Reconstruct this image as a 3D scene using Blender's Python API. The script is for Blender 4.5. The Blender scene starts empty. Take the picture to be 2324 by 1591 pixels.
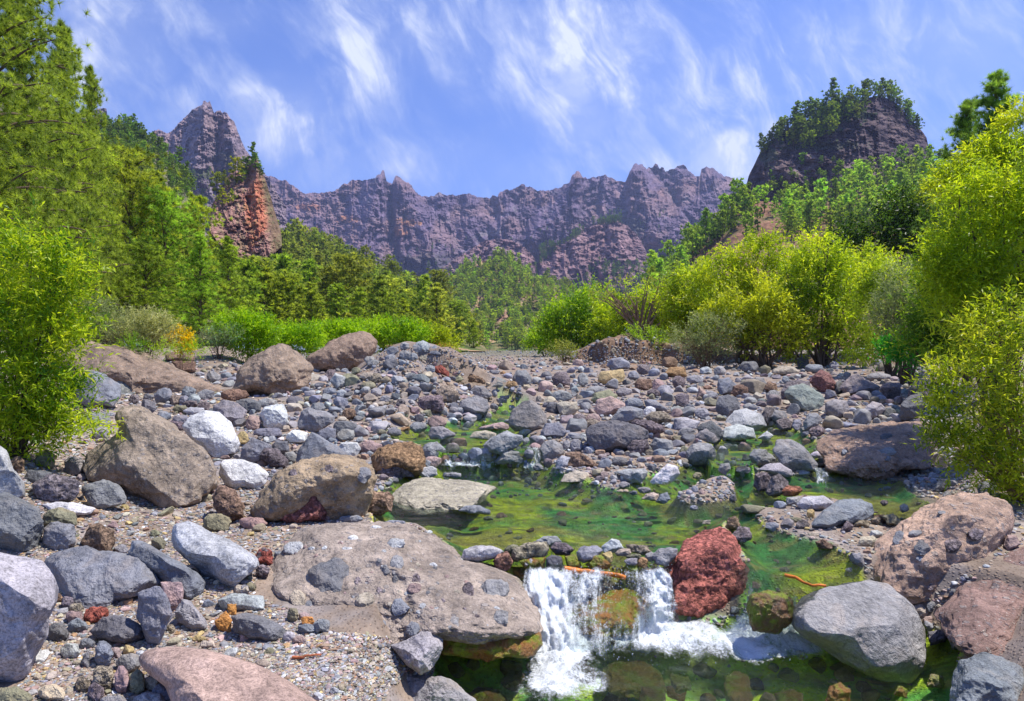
import bpy, math, random
import numpy as np
from mathutils import Vector
from mathutils.bvhtree import BVHTree

# ------------------------------------------------------------------ camera, sky, sun, exposure
sc = bpy.context.scene
PW, PH = 2324.0, 1591.0
CX, CY, F, HC = 1162.0, 795.5, 1385.0, 1.75
cd = bpy.data.cameras.new('camera'); cam = bpy.data.objects.new('camera', cd)
sc.collection.objects.link(cam); sc.camera = cam
cam.location = (0, 0, HC); cam.rotation_euler = (math.radians(90), 0, 0)
cd.sensor_width = 36; cd.lens = F / PW * 36; cd.clip_start = 0.1; cd.clip_end = 20000
sc.view_settings.view_transform = 'Standard'; sc.view_settings.look = 'None'
sc.view_settings.exposure = 0.66; sc.view_settings.gamma = 1.0
sc.cycles.max_bounces = 6; sc.cycles.transparent_max_bounces = 12
sc.cycles.volume_bounces = 0; sc.cycles.diffuse_bounces = 3; sc.cycles.glossy_bounces = 2
sc.cycles.caustics_reflective = False; sc.cycles.caustics_refractive = False

EL, AZ = math.radians(66), math.radians(74)
sund = Vector((math.cos(EL)*math.sin(AZ), math.cos(EL)*math.cos(AZ), math.sin(EL)))
sl = bpy.data.lights.new('sun', 'SUN'); sl.energy = 4.6; sl.angle = math.radians(0.5); sl.color = (1.0, .955, .88)
so = bpy.data.objects.new('sun', sl); sc.collection.objects.link(so)
so.rotation_euler = sund.to_track_quat('Z', 'Y').to_euler(); so.location = (0, 0, 60)

class NT:
    """tiny node-expression helper"""
    def __init__(s, tree): s.t = tree; s.n = tree.nodes; s.l = tree.links
    def node(s, typ, **kw):
        n = s.n.new(typ)
        for k, v in kw.items(): setattr(n, k, v)
        return n
    def put(s, sock, v):
        if isinstance(v, bpy.types.NodeSocket): s.l.new(v, sock)
        elif v is not None:
            if hasattr(sock.default_value, '__len__') and not hasattr(v, '__len__'): v = [v]*len(sock.default_value)
            if hasattr(sock.default_value, '__len__') and len(sock.default_value) == 4 and len(v) == 3: v = tuple(v)+(1,)
            sock.default_value = v
    def m(s, op, a, b=None, c=None, clamp=False):
        n = s.node('ShaderNodeMath', operation=op, use_clamp=clamp)
        for i, v in enumerate((a, b, c)):
            if v is not None: s.put(n.inputs[i], v)
        return n.outputs[0]
    def vm(s, op, a, b=None, scale=None):
        n = s.node('ShaderNodeVectorMath', operation=op)
        s.put(n.inputs[0], a)
        if b is not None: s.put(n.inputs[1], b)
        if scale is not None: s.put(n.inputs['Scale'], scale)
        return n.outputs[1] if op in ('LENGTH', 'DOT_PRODUCT') else n.outputs[0]
    def noise(s, vec, scale, detail=4, rough=.55, dist=0, out=0):
        n = s.node('ShaderNodeTexNoise'); s.put(n.inputs['Vector'], vec)
        for k, v in (('Scale', scale), ('Detail', detail), ('Roughness', rough), ('Distortion', dist)): s.put(n.inputs[k], v)
        return n.outputs[out]
    def vor(s, vec, scale, feature='F1', out='Distance', rnd=1.0):
        n = s.node('ShaderNodeTexVoronoi', feature=feature); s.put(n.inputs['Vector'], vec)
        s.put(n.inputs['Scale'], scale); s.put(n.inputs['Randomness'], rnd)
        return n.outputs[out]
    def rng(s, v, a, b, c=0.0, d=1.0, smooth=True):
        n = s.node('ShaderNodeMapRange', interpolation_type='SMOOTHSTEP' if smooth else 'LINEAR')
        for i, x in enumerate((v, a, b, c, d)): s.put(n.inputs[i], x)
        return n.outputs[0]
    def mix(s, f, a, b, mode='MIX'):
        n = s.node('ShaderNodeMix', data_type='RGBA', blend_type=mode)
        s.put(n.inputs[0], f); s.put(n.inputs[6], a); s.put(n.inputs[7], b)
        return n.outputs[2]
    def comb(s, x, y, z):
        n = s.node('ShaderNodeCombineXYZ')
        for i, v in enumerate((x, y, z)): s.put(n.inputs[i], v)
        return n.outputs[0]
    def sep(s, v):
        n = s.node('ShaderNodeSeparateXYZ'); s.put(n.inputs[0], v); return n.outputs

world = bpy.data.worlds.new('World'); sc.world = world; world.use_nodes = True
wt = world.node_tree; wt.nodes.clear(); w = NT(wt)
sky = w.node('ShaderNodeTexSky', sky_type='NISHITA', sun_disc=False)
sky.sun_elevation = EL; sky.sun_rotation = AZ; sky.altitude = 800; sky.air_density = 1.0; sky.dust_density = .3; sky.ozone_density = 3.0
tc = w.node('ShaderNodeTexCoord')
xyz = w.sep(tc.outputs['Generated'])
yy = w.m('MAXIMUM', xyz[1], 0.12)
su, sv = w.m('DIVIDE', xyz[0], yy), w.m('DIVIDE', xyz[2], yy)
skycol = w.mix(1.0, sky.outputs[0], (.53, .70, 1.13, 1), 'MULTIPLY')
# cirrus: soft patches of wispy streaks, each where it stands in the sky
uvv = w.comb(su, sv, 0.0)
warp = w.noise(uvv, 3.2, 3, .5, 0, 1)
wv = w.vm('ADD', uvv, w.vm('SCALE', w.vm('SUBTRACT', warp, (.5, .5, .5)), None, .15))
ws = w.sep(wv)
rx = w.m('ADD', w.m('MULTIPLY', ws[0], 8.5), w.m('MULTIPLY', ws[1], 4.6)); ry = w.m('ADD', w.m('MULTIPLY', ws[1], 3.4), w.m('MULTIPLY', ws[0], -1.9))
streak = w.noise(w.comb(rx, ry, 1.0), 1.5, 8, .62, .35)
fine = w.noise(w.comb(w.m('MULTIPLY', rx, 3.4), w.m('MULTIPLY', ry, 1.3), 4.0), 2.2, 7, .7, .25)
puff = w.noise(wv, 3.0, 6, .6, .2)
mw = w.vm('ADD', uvv, w.vm('SCALE', w.vm('SUBTRACT', w.noise(uvv, 7.0, 4, .6, .3, 1), (.5, .5, .5)), None, .16)); mu, mv, _ = w.sep(mw)
mask = None
for (px, py, sx, sy, a, tilt) in [(1290, 130, 60, 120, 1.2, .1), (1400, 110, 130, 90, 1.0, 0), (1320, 235, 80, 80, .9, 0), (1185, 150, 60, 75, .5, .3),
        (1640, 350, 110, 75, 1.25, -.2), (1660, 150, 260, 130, .62, 0), (1560, 240, 130, 70, .45, 0), (820, 100, 60, 110, .85, .25), (930, 50, 150, 70, .55, 0), (640, 255, 105, 70, .95, -.25),
        (205, 95, 45, 120, .85, 0), (300, 70, 120, 110, .42, 0), (480, 40, 150, 60, .3, 0), (900, 370, 200, 40, .4, .1), (2050, 110, 260, 110, .42, 0), (430, 215, 60, 60, .4, 0), (1250, 390, 120, 40, .38, 0)]:
    du = w.m('SUBTRACT', mu, (px-CX)/F); dv = w.m('SUBTRACT', mv, (CY-py)/F)
    du = w.m('ADD', du, w.m('MULTIPLY', dv, tilt))
    q = w.m('ADD', w.m('POWER', w.m('ABSOLUTE', w.m('DIVIDE', du, sx/F)), 2.0), w.m('POWER', w.m('ABSOLUTE', w.m('DIVIDE', dv, sy/F)), 2.0))
    g = w.m('MULTIPLY', w.m('EXPONENT', w.m('MULTIPLY', q, -.62)), a)
    mask = g if mask is None else w.m('MAXIMUM', mask, g)
st2 = w.rng(streak, .40, .72); fi2 = w.rng(fine, .3, .7); pu2 = w.rng(puff, .35, .7)
tex = w.m('ADD', w.m('MULTIPLY', w.m('MULTIPLY', st2, w.m('ADD', .55, w.m('MULTIPLY', fi2, .6))), 1.0), w.m('MULTIPLY', pu2, .25))
dens = w.m('ADD', w.m('MULTIPLY', w.m('MULTIPLY', w.m('ADD', mask, .10), w.m('ADD', tex, .12)), 1.15), w.m('MULTIPLY', w.rng(mask, .8, 1.25), .22))
dens = w.m('MINIMUM', dens, .93)
skyall = w.mix(dens, skycol, (5.4, 5.75, 6.4, 1))
bg = w.node('ShaderNodeBackground'); w.put(bg.inputs[0], skyall); bg.inputs[1].default_value = .115
ow = w.node('ShaderNodeOutputWorld'); wt.links.new(bg.outputs[0], ow.inputs[0])

# ------------------------------------------------------------------ numeric helpers
RS = np.random.RandomState(7)
random.seed(7)
def _h(ix, iy, iz, seed):
    h = (ix.astype(np.int64)*374761393 + iy.astype(np.int64)*668265263 + iz.astype(np.int64)*2147483647 + seed*974634777) & 0xffffffff
    h = ((h ^ (h >> 13)) * 1274126177) & 0xffffffff
    h = ((h ^ (h >> 16)) * 2246822519) & 0xffffffff
    return ((h ^ (h >> 15)) & 0xffffff).astype(np.float32) / 8388608.0 - 1.0
def vn(P, seed=0):
    """smooth value noise, -1..1, P (n,3)"""
    P = np.asarray(P, dtype=np.float64); i = np.floor(P); f = (P-i).astype(np.float32); i = i.astype(np.int64)
    f = f*f*f*(f*(f*6-15)+10); o = 0
    for dx in (0, 1):
        wx = f[:, 0] if dx else 1-f[:, 0]
        for dy in (0, 1):
            wy = f[:, 1] if dy else 1-f[:, 1]
            for dz in (0, 1):
                wz = f[:, 2] if dz else 1-f[:, 2]
                o = o + wx*wy*wz*_h(i[:, 0]+dx, i[:, 1]+dy, i[:, 2]+dz, seed)
    return o
def fbm(P, oct=4, seed=0, gain=.5, lac=2.03):
    P = np.asarray(P, dtype=np.float64); a, o, t = 1.0, 0, 0
    for k in range(oct):
        o = o + a*vn(P*lac**k+k*17.3, seed+k); t += a; a *= gain
    return o/t*1.5
def ridged(P, oct=4, seed=0, gain=.5):
    P = np.asarray(P, dtype=np.float64); a, o, t = 1.0, 0, 0
    for k in range(oct):
        o = o + a*(1-2*np.abs(vn(P*2.07**k+k*11.7, seed+k))); t += a; a *= gain
    return o/t
def sstep(a, b, x):
    t = np.clip((x-a)/(b-a), 0, 1); return t*t*(3-2*t)
def xyz3(a, b, c=0.0):
    a, b = np.broadcast_arrays(np.asarray(a, dtype=float), np.asarray(b, dtype=float))
    return np.stack([a.ravel(), b.ravel(), np.broadcast_to(np.asarray(c, dtype=float), a.shape).ravel()], 1)
def ray(px, py): return (px-CX)/F, (CY-py)/F
def at(px, py, d):
    return np.array([(px-CX)/F*d, d, HC+(CY-py)/F*d])
KD = PW/3814.0
REG = dict(R1=(0, 1200, 2.273), R2=(900, 1200, 2.273), R3=(1800, 1200, 2.273), R4=(2800, 1200, 2.273),
           R5=(0, 1850, 2.091), R6=(900, 1850, 2.091), R7=(1800, 1850, 2.091), R8=(2800, 1850, 2.091),
           T1=(0, 0, 2.273), T2=(0, 650, 2.273), T3=(900, 500, 1.872), T4=(1800, 500, 1.872), T5=(2600, 200, 1.914), T6=(2700, 800, 2.086), D=(0, 0, KD))
def zc(reg, flat):
    x0, y0, s = REG[reg]; a = np.array(flat, dtype=float).reshape(-1, 2)
    return np.stack([KD*(x0+a[:, 0]/s), KD*(y0+a[:, 1]/s)], 1)

def mesh(name, V, Fs, mat=None, col=None, smooth=True, link=True, parent=None, mats=None, midx=None):
    V = np.asarray(V, dtype=np.float32)
    if not isinstance(Fs, (list, tuple)): Fs = [Fs]
    Fs = [np.asarray(f, dtype=np.int32) for f in Fs if len(f)]
    me = bpy.data.meshes.new(name)
    me.vertices.add(len(V)); me.vertices.foreach_set('co', V.ravel())
    nl = sum(f.size for f in Fs); npoly = sum(len(f) for f in Fs)
    me.loops.add(nl); me.loops.foreach_set('vertex_index', np.concatenate([f.ravel() for f in Fs]))
    me.polygons.add(npoly)
    cnt = np.concatenate([np.full(len(f), f.shape[1]) for f in Fs]); st = np.concatenate([[0], np.cumsum(cnt)[:-1]]).astype(np.int32)
    me.polygons.foreach_set('loop_start', st)
    if smooth is True: me.polygons.foreach_set('use_smooth', np.ones(npoly, dtype=bool))
    elif smooth is not False: me.polygons.foreach_set('use_smooth', smooth)
    else: me.polygons.foreach_set('use_smooth', np.zeros(npoly, dtype=bool))
    for m_ in (mats or ([mat] if mat else [])): me.materials.append(m_)
    if midx is not None: me.polygons.foreach_set('material_index', np.asarray(midx, dtype=np.int32))
    if col is not None:
        a = me.color_attributes.new('Col', 'FLOAT_COLOR', 'POINT'); c = np.ones((len(V), 4), dtype=np.float32)
        c[:, :3] = col; a.data.foreach_set('color', c.ravel())
    me.update(calc_edges=True)
    if not link: return me
    o = bpy.data.objects.new(name, me); sc.collection.objects.link(o)
    if parent is not None: o.parent = parent
    return o
def tag(o, label=None, cat=None, group=None, kind=None):
    if label: o['label'] = label
    if cat: o['category'] = cat
    if group: o['group'] = group
    if kind: o['kind'] = kind
    return o
def empty(name, loc):
    o = bpy.data.objects.new(name, None); sc.collection.objects.link(o); o.location = loc; o.empty_display_size = .1; return o
def gridF(ni, nj, flip=False):
    a = np.arange(ni*nj).reshape(ni, nj)
    q = np.stack([a[:-1, :-1], a[:-1, 1:], a[1:, 1:], a[1:, :-1]], -1).reshape(-1, 4)
    return q[:, ::-1] if flip else q

_ico = {}
def ico(n):
    if n in _ico: return _ico[n]
    t = (1+5**.5)/2
    V = [(-1, t, 0), (1, t, 0), (-1, -t, 0), (1, -t, 0), (0, -1, t), (0, 1, t), (0, -1, -t), (0, 1, -t), (t, 0, -1), (t, 0, 1), (-t, 0, -1), (-t, 0, 1)]
    Fc = np.array([(0, 11, 5), (0, 5, 1), (0, 1, 7), (0, 7, 10), (0, 10, 11), (1, 5, 9), (5, 11, 4), (11, 10, 2), (10, 7, 6), (7, 1, 8), (3, 9, 4), (3, 4, 2), (3, 2, 6), (3, 6, 8), (3, 8, 9), (4, 9, 5), (2, 4, 11), (6, 2, 10), (8, 6, 7), (9, 8, 1)])
    V = np.array(V, dtype=float)
    for _ in range(n):
        E = np.sort(np.concatenate([Fc[:, [0, 1]], Fc[:, [1, 2]], Fc[:, [2, 0]]]), 1)
        U, inv = np.unique(E, axis=0, return_inverse=True); inv = inv.ravel()+len(V)
        k = len(Fc); a, b, c = inv[:k], inv[k:2*k], inv[2*k:]
        V = np.concatenate([V, (V[U[:, 0]]+V[U[:, 1]])/2])
        Fc = np.concatenate([np.stack([Fc[:, 0], a, c], 1), np.stack([Fc[:, 1], b, a], 1), np.stack([Fc[:, 2], c, b], 1), np.stack([a, b, c], 1)])
    V /= np.linalg.norm(V, axis=1)[:, None]
    _ico[n] = (V, Fc); return _ico[n]

# ------------------------------------------------------------------ materials
def material(name):
    m = bpy.data.materials.new(name); m.use_nodes = True; m.node_tree.nodes.clear()
    return m, NT(m.node_tree)
def finish(m, t, surf, vol=None):
    o = t.node('ShaderNodeOutputMaterial'); 
    if surf is not None: t.l.new(surf, o.inputs[0])
    if vol is not None: t.l.new(vol, o.inputs[1])
    return m
def bsdf(t, col, rough=.8, normal=None, spec=.3):
    b = t.node('ShaderNodeBsdfPrincipled'); t.put(b.inputs['Base Color'], col); t.put(b.inputs['Roughness'], rough)
    t.put(b.inputs['Specular IOR Level'], spec)
    if normal is not None: t.put(b.inputs['Normal'], normal)
    return b.outputs[0]
def bump(t, h, dist, strength=1.0):
    n = t.node('ShaderNodeBump'); t.put(n.inputs['Height'], h); n.inputs['Distance'].default_value = dist; n.inputs['Strength'].default_value = strength
    return n.outputs[0]
def obj_coord(t):
    c = t.node('ShaderNodeTexCoord').outputs['Object']
    r = t.node('ShaderNodeObjectInfo').outputs['Random']
    return t.vm('ADD', c, t.comb(t.m('MULTIPLY', r, 37.0), t.m('MULTIPLY', r, 91.0), t.m('MULTIPLY', r, 53.0)))
def attr(t, name='Col'):
    n = t.node('ShaderNodeAttribute'); n.attribute_name = name; return n.outputs['Color']

def rock_mat(name, kind):
    m, t = material(name); P = obj_coord(t); base = t.node('ShaderNodeObjectInfo').outputs['Color']
    big = t.noise(P, 2.2, 5, .6); mid = t.noise(P, 9, 5, .65, .4); sp = t.noise(P, 120, 3, .7)
    v = t.m('ADD', t.m('ADD', t.rng(big, .3, .7, .76, 1.2), t.rng(mid, .3, .7, -.2, .2)), t.rng(t.noise(P, 34, 4, .75), .32, .68, -.17, .15))
    col = t.vm('SCALE', base, None, v)
    if kind == 'smooth':
        col = t.mix(t.rng(t.noise(P, 3.5, 4, .6, 1.0), .48, .68, 0, .55), col, t.vm('ADD', t.vm('MULTIPLY', base, (1.15, 1.0, .88)), (.05, .045, .035)))
        pit = t.rng(t.vor(P, 60), .0, .22, .6, 1)
        col = t.vm('SCALE', col, None, t.m('MULTIPLY', pit, t.rng(sp, .3, .7, .82, 1.15)))
        crack = t.m('MAXIMUM', t.rng(t.m('ABSOLUTE', t.m('SUBTRACT', t.noise(P, 2.6, 4, .6, .5), .5)), 0, .007), t.rng(t.noise(P, 4.0, 2), .46, .40))
        h = t.m('ADD', t.m('MULTIPLY', mid, .6), t.m('ADD', t.m('MULTIPLY', crack, .04), t.m('MULTIPLY', t.noise(P, 45, 4, .7), .22)))
        col = t.mix(t.m('MULTIPLY', t.m('SUBTRACT', 1.0, crack), .3), col, t.vm('SCALE', base, None, .5))
        nrm = bump(t, h, .07, 1.0)
    elif kind == 'white':
        sp2 = t.noise(P, 70, 3, .8)
        col = t.vm('SCALE', col, None, t.m('MULTIPLY', t.rng(sp2, .38, .55, .62, 1.08), t.rng(sp, .3, .7, .85, 1.1)))
        h = t.m('ADD', t.m('MULTIPLY', mid, .7), t.m('MULTIPLY', t.noise(P, 40, 4, .7), .2)); nrm = bump(t, h, .045, .8)
    elif kind == 'rough':
        pit = t.rng(t.noise(P, 26, 4, .75, .3), .34, .56)
        col = t.vm('SCALE', col, None, t.rng(pit, 0, 1, .55, 1.08))
        col = t.mix(t.rng(t.noise(P, 5, 4, .6), .5, .75, 0, .35), col, t.vm('MULTIPLY', base, (.72, .76, .9)))
        h = t.m('ADD', t.m('MULTIPLY', mid, .8), t.m('MULTIPLY', pit, .3)); nrm = bump(t, h, .06, 1.0)
    elif kind == 'breccia':
        cd_ = t.node('ShaderNodeTexVoronoi'); t.put(cd_.inputs['Vector'], t.vm('ADD', P, t.vm('SCALE', t.noise(P, 8, 2, .5, 0, 1), None, .05))); cd_.inputs['Scale'].default_value = 13
        cell = t.sep(cd_.outputs['Color']); inn = t.m('MULTIPLY', t.rng(cd_.outputs['Distance'], .24, .33, 1, 0), t.rng(cell[2], .35, .4, 0, 1))
        cl2 = t.node('ShaderNodeTexVoronoi'); t.put(cl2.inputs['Vector'], P); cl2.inputs['Scale'].default_value = 42
        ce2 = t.sep(cl2.outputs['Color']); in2 = t.m('MULTIPLY', t.rng(cl2.outputs['Distance'], .2, .34, 1, 0), t.rng(ce2[2], .4, .45, 0, 1))
        cc = t.mix(cell[0], (.13, .13, .15, 1), (.42, .37, .33, 1)); c2 = t.mix(ce2[0], (.12, .11, .12, 1), (.58, .50, .43, 1))
        col = t.mix(t.m('MULTIPLY', in2, .75), col, c2); col = t.mix(t.m('MULTIPLY', inn, .6), col, cc)
        pit = t.rng(t.noise(P, 30, 5, .75), .33, .5)
        col = t.vm('SCALE', col, None, t.m('MULTIPLY', t.m('MULTIPLY', t.rng(pit, 0, 1, .80, 1.03), t.rng(sp, .3, .7, .8, 1.15)), t.rng(t.noise(P, 4.5, 4, .65, .8), .35, .65, .78, 1.12)))
        h = t.m('ADD', t.m('ADD', t.m('MULTIPLY', mid, .9), t.m('MULTIPLY', t.noise(P, 40, 5, .75), .45)), t.m('ADD', t.m('MULTIPLY', inn, .25), t.m('MULTIPLY', in2, .10))); nrm = bump(t, h, .04, 1.0)
    elif kind == 'moss':
        g = t.rng(t.noise(P, 7, 5, .7), .42, .62)
        green = t.mix(t.noise(P, 14, 3, .6), (.06, .11, .01, 1), (.32, .36, .02, 1)); col = t.mix(g, t.mix(t.noise(P, 10, 3, .6), base, (.30, .12, .02, 1)), green)
        nrm = bump(t, t.noise(P, 30, 5, .75), .03, 1.0)
        return finish(m, t, bsdf(t, col, .3, nrm, .5))
    return finish(m, t, bsdf(t, col, .78 if kind != 'rough' else .9, nrm, .25))
RM = {k: rock_mat(k + '_rock', k) for k in ('smooth', 'white', 'rough', 'breccia', 'moss')}

def attr_rock(name, scale=8.0, bdist=.03, rough=.85):
    m, t = material(name); P = t.node('ShaderNodeTexCoord').outputs['Object']; base = attr(t)
    n1 = t.noise(P, scale, 5, .65, .3); n2 = t.noise(P, scale*9, 3, .7)
    col = t.vm('SCALE', base, None, t.m('ADD', t.rng(n1, .3, .7, .72, 1.2), t.rng(n2, .3, .7, -.2, .2)))
    return finish(m, t, bsdf(t, col, rough, bump(t, t.m('ADD', n1, t.m('MULTIPLY', n2, .3)), bdist, .8), .25))
M_COB = attr_rock('cobble_rock', 9, .03)

def foliage_mat(name, trans=.4, rough=.5, spec=.25):
    m, t = material(name); base = t.vm('MULTIPLY', attr(t), t.node('ShaderNodeObjectInfo').outputs['Color'])
    b = bsdf(t, base, rough, None, spec)
    tr = t.node('ShaderNodeBsdfTranslucent'); t.put(tr.inputs[0], t.vm('MULTIPLY', base, (1.35, 1.35, .8)))
    mx = t.node('ShaderNodeMixShader'); mx.inputs[0].default_value = trans
    t.l.new(b, mx.inputs[1]); t.l.new(tr.outputs[0], mx.inputs[2])
    return finish(m, t, mx.outputs[0])
M_LEAF = foliage_mat('willow_leaves', .5, .42, .3)
M_NEEDLE = foliage_mat('pine_needles', .42, .55, .25)
def bark_mat():
    m, t = material('bark'); P = obj_coord(t); s = t.sep(P)
    n = t.noise(t.comb(t.m('MULTIPLY', s[0], 14), t.m('MULTIPLY', s[1], 14), t.m('MULTIPLY', s[2], 3)), 1.0, 5, .7)
    col = t.mix(n, (.035, .024, .018, 1), (.20, .14, .10, 1)); col = t.vm('MULTIPLY', col, t.node('ShaderNodeObjectInfo').outputs['Color'])
    return finish(m, t, bsdf(t, col, .9, bump(t, n, .05), .15))
M_BARK = bark_mat()
def plain(name, col, rough=.7):
    m, t = material(name); P = obj_coord(t)
    n = t.noise(P, 12, 4, .6); c = t.vm('SCALE', t.comb(*col), None, t.rng(n, .3, .7, .6, 1.3))
    return finish(m, t, bsdf(t, c, rough, bump(t, n, .01)))
# ------------------------------------------------------------------ terrain of the stream bed
def gpt(px, py, z):   # pixel on a horizontal plane at height z
    d = (HC-z)*F/(np.maximum(np.asarray(py, float)-CY, 1e-6)); return (np.asarray(px, float)-CX)/F*d, d
LV_MAIN, LV_LOW, LV_UP, LV_R, LV_RU = 0.0, -0.40, 0.20, 0.04, 0.14
POOLS = [  # name, level, bed depth, bank slope, outline in picture pixels
 ('main', LV_MAIN, .20, .55, [(838, 1162), (850, 1125), (885, 1095), (960, 1068), (1010, 1047), (1110, 1045), (1230, 1050), (1290, 1072), (1330, 1095), (1390, 1112), (1420, 1105), (1470, 1080), (1540, 1062), (1600, 1052),
    (1690, 1060), (1745, 1100), (1755, 1140), (1700, 1150), (1655, 1165), (1640, 1200), (1585, 1235), (1560, 1276), (1440, 1278), (1300, 1278), (1180, 1278), (1100, 1278), (1040, 1262), (990, 1215), (930, 1188), (855, 1186)]),
 ('chan', LV_MAIN-.015, .12, .5, [(1640, 1150), (1700, 1165), (1740, 1200), (1800, 1218), (1880, 1238), (1950, 1275), (1990, 1310), (1930, 1330), (1850, 1350), (1800, 1365), (1700, 1350), (1690, 1270), (1650, 1200)]),
 ('right', LV_R, .10, .5, [(1700, 1100), (1800, 1078), (1860, 1066), (1950, 1080), (2045, 1086), (2060, 1105), (2090, 1130), (2150, 1150), (2140, 1180), (2050, 1175), (1960, 1160), (1900, 1135), (1820, 1125), (1760, 1150), (1700, 1145)]),
 ('rup', LV_RU, .10, .6, [(1610, 985), (1640, 1000), (1700, 965), (1790, 968), (1850, 1000), (1868, 1035), (1820, 1045), (1760, 1030), (1700, 1055), (1620, 1058), (1600, 1030)]),
 ('up', LV_UP, .12, .6, [(880, 980), (960, 968), (1050, 955), (1120, 950), (1180, 975), (1215, 1008), (1210, 1030), (1110, 1026), (1010, 1024), (950, 1010), (890, 1000)]),
 ('up2', LV_UP+.06, .10, .6, [(1095, 955), (1150, 910), (1210, 875), (1240, 880), (1225, 910), (1180, 935), (1140, 965)]),
 ('low', LV_LOW, .22, 1.1, [(940, 1760), (985, 1545), (978, 1490), (1005, 1437), (1190, 1432), (1215, 1412), (1400, 1410), (1500, 1412), (1700, 1420), (1810, 1415), (1900, 1410), (2010, 1420), (2100, 1435), (2180, 1470), (2170, 1520), (2140, 1760)]),
]
ISLES = [  # gravel bars rising out of the water: outline, level they rise from, height
 (.0, .07, [(1530, 1128), (1580, 1100), (1640, 1082), (1672, 1100), (1668, 1135), (1600, 1146), (1545, 1145)]),
 (.0, .08, [(1250, 1072), (1330, 1052), (1420, 1030), (1560, 1000), (1590, 1040), (1540, 1062), (1480, 1080), (1400, 1100), (1330, 1094)]),
]
def poly_sd(x, y, P):
    """signed distance, negative inside; x,y flat"""
    P = np.asarray(P, float); n = len(P); dmin = np.full(x.shape, 1e9); ins = np.zeros(x.shape, bool)
    for i in range(n):
        a, b = P[i], P[(i+1) % n]; e = b-a
        wx, wy = x-a[0], y-a[1]; t = np.clip((wx*e[0]+wy*e[1])/(e@e+1e-12), 0, 1)
        dmin = np.minimum(dmin, (wx-t*e[0])**2+(wy-t*e[1])**2)
        c = (a[1] > y) != (b[1] > y)
        ins ^= c & (x < (b[0]-a[0])*(y-a[1])/(b[1]-a[1]+1e-12)+a[0])
    return np.where(ins, -1, 1)*np.sqrt(dmin)
def base_z(d):
    return .03+.22*sstep(9.2, 10.6, d)+1.36*(1-np.exp(-np.maximum(d-11, 0)/52))
def gz_raw(x, y):
    """terrain height, and a colour code: 0 dirt, 1 algae bed"""
    x = np.asarray(x, float); y = np.asarray(y, float); px = CX+x/y*F
    z = base_z(y)
    P = xyz3(x, y)
    z = z+.035*fbm(P*1.3, 3, 3)*np.clip(y/5, .6, 3)
    # mound of boulders, left of centre
    z += 1.50*np.exp(-(((x+2.7)/1.9)**2+((y-17.0)/2.3)**2)*.8)
    z += .35*np.exp(-(((x+1.2)/2.2)**2+((y-14.5)/2.6)**2))
    # eroded river bank right of centre and terraces under the trees
    yb = 41+2.0*fbm(np.stack([px/60, y*0, y*0], -1), 2, 5)
    z += 1.55*(1+.25*fbm(xyz3(x*.6, y*.6), 3, 15))*sstep(0, 1.1, y-yb)*sstep(1240, 1400, px)*(1-.25*sstep(1480, 1530, px)-.45*sstep(1580, 1700, px))
    z += 1.0*sstep(24, 34, y)*(1-sstep(500, 620, px))
    # ground climbing to the left foreground bank and right foreground bank
    z += .30*sstep(330, 60, px)*sstep(4.0, 7.0, y)+.9*sstep(180, -200, px)*sstep(5.5, 9, y)
    z += .08*sstep(2080, 2300, px)*sstep(3.0, 4.2, y)+.5*sstep(2130, 2330, px)*sstep(5.8, 8, y)
    alg = np.zeros_like(z)
    near = y < 16
    xs, ys = x[near], y[near]; zz = z[near]; al = np.zeros_like(zz)
    wob = .05*fbm(xyz3(xs*3, ys*3), 3, 9)
    sds = []
    for nm, lv, dep, slope, pl in POOLS:
        X, Y = gpt([p[0] for p in pl], [p[1] for p in pl], lv)
        sds.append(poly_sd(xs, ys, np.stack([X, Y], 1))+wob*(1 if nm != 'low' else .5))
    for (nm, lv, dep, slope, pl), sd in zip(POOLS, sds):
        bed = lv-np.minimum(dep, .01-sd*.55)*(1+.25*fbm(xyz3(xs*2.2, ys*2.2), 3, 11))
        out = np.minimum(zz, lv+.01+sd*slope)
        zz = np.where(sd < 0, np.minimum(bed, zz) if nm == 'low' else bed, out)
        al = np.maximum(al, sstep(.05, -.02, sd))
    for lv, hgt, pl in ISLES:
        X, Y = gpt([p[0] for p in pl], [p[1] for p in pl], lv)
        sd = poly_sd(xs, ys, np.stack([X, Y], 1))+wob
        b = sstep(.12, -.12, sd); zz = zz*(1-b)+(lv+hgt)*b; al = al*(1-sstep(.03, -.08, sd))
    z[near] = zz; alg[near] = al
    return z, alg
ROWS = np.concatenate([np.geomspace(1.7, 60, 560), np.geomspace(60, 5200, 90)[1:]])
US = np.linspace(-1.35, 1.35, 940)
YY, UU = np.meshgrid(ROWS, US, indexing='ij')
XX = UU*YY
Z, ALG = gz_raw(XX.ravel(), YY.ravel()); Z = Z.reshape(XX.shape)
LR = np.log(ROWS)
def G(x, y):
    x = np.atleast_1d(np.asarray(x, float)); y = np.atleast_1d(np.asarray(y, float))
    fi = np.clip(np.interp(np.log(np.maximum(y, 1.71)), LR, np.arange(len(ROWS))), 0, len(ROWS)-1.001); fj = np.clip((x/y-US[0])/(US[1]-US[0]), 0, len(US)-1.001)
    i = fi.astype(int); j = fj.astype(int); a = fi-i; b = fj-j
    return (1-a)*(1-b)*Z[i, j]+a*(1-b)*Z[i+1, j]+(1-a)*b*Z[i, j+1]+a*b*Z[i+1, j+1]
WZ = Z.copy()   # ground or water, whichever is higher
_n = (YY < 16)
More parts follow.
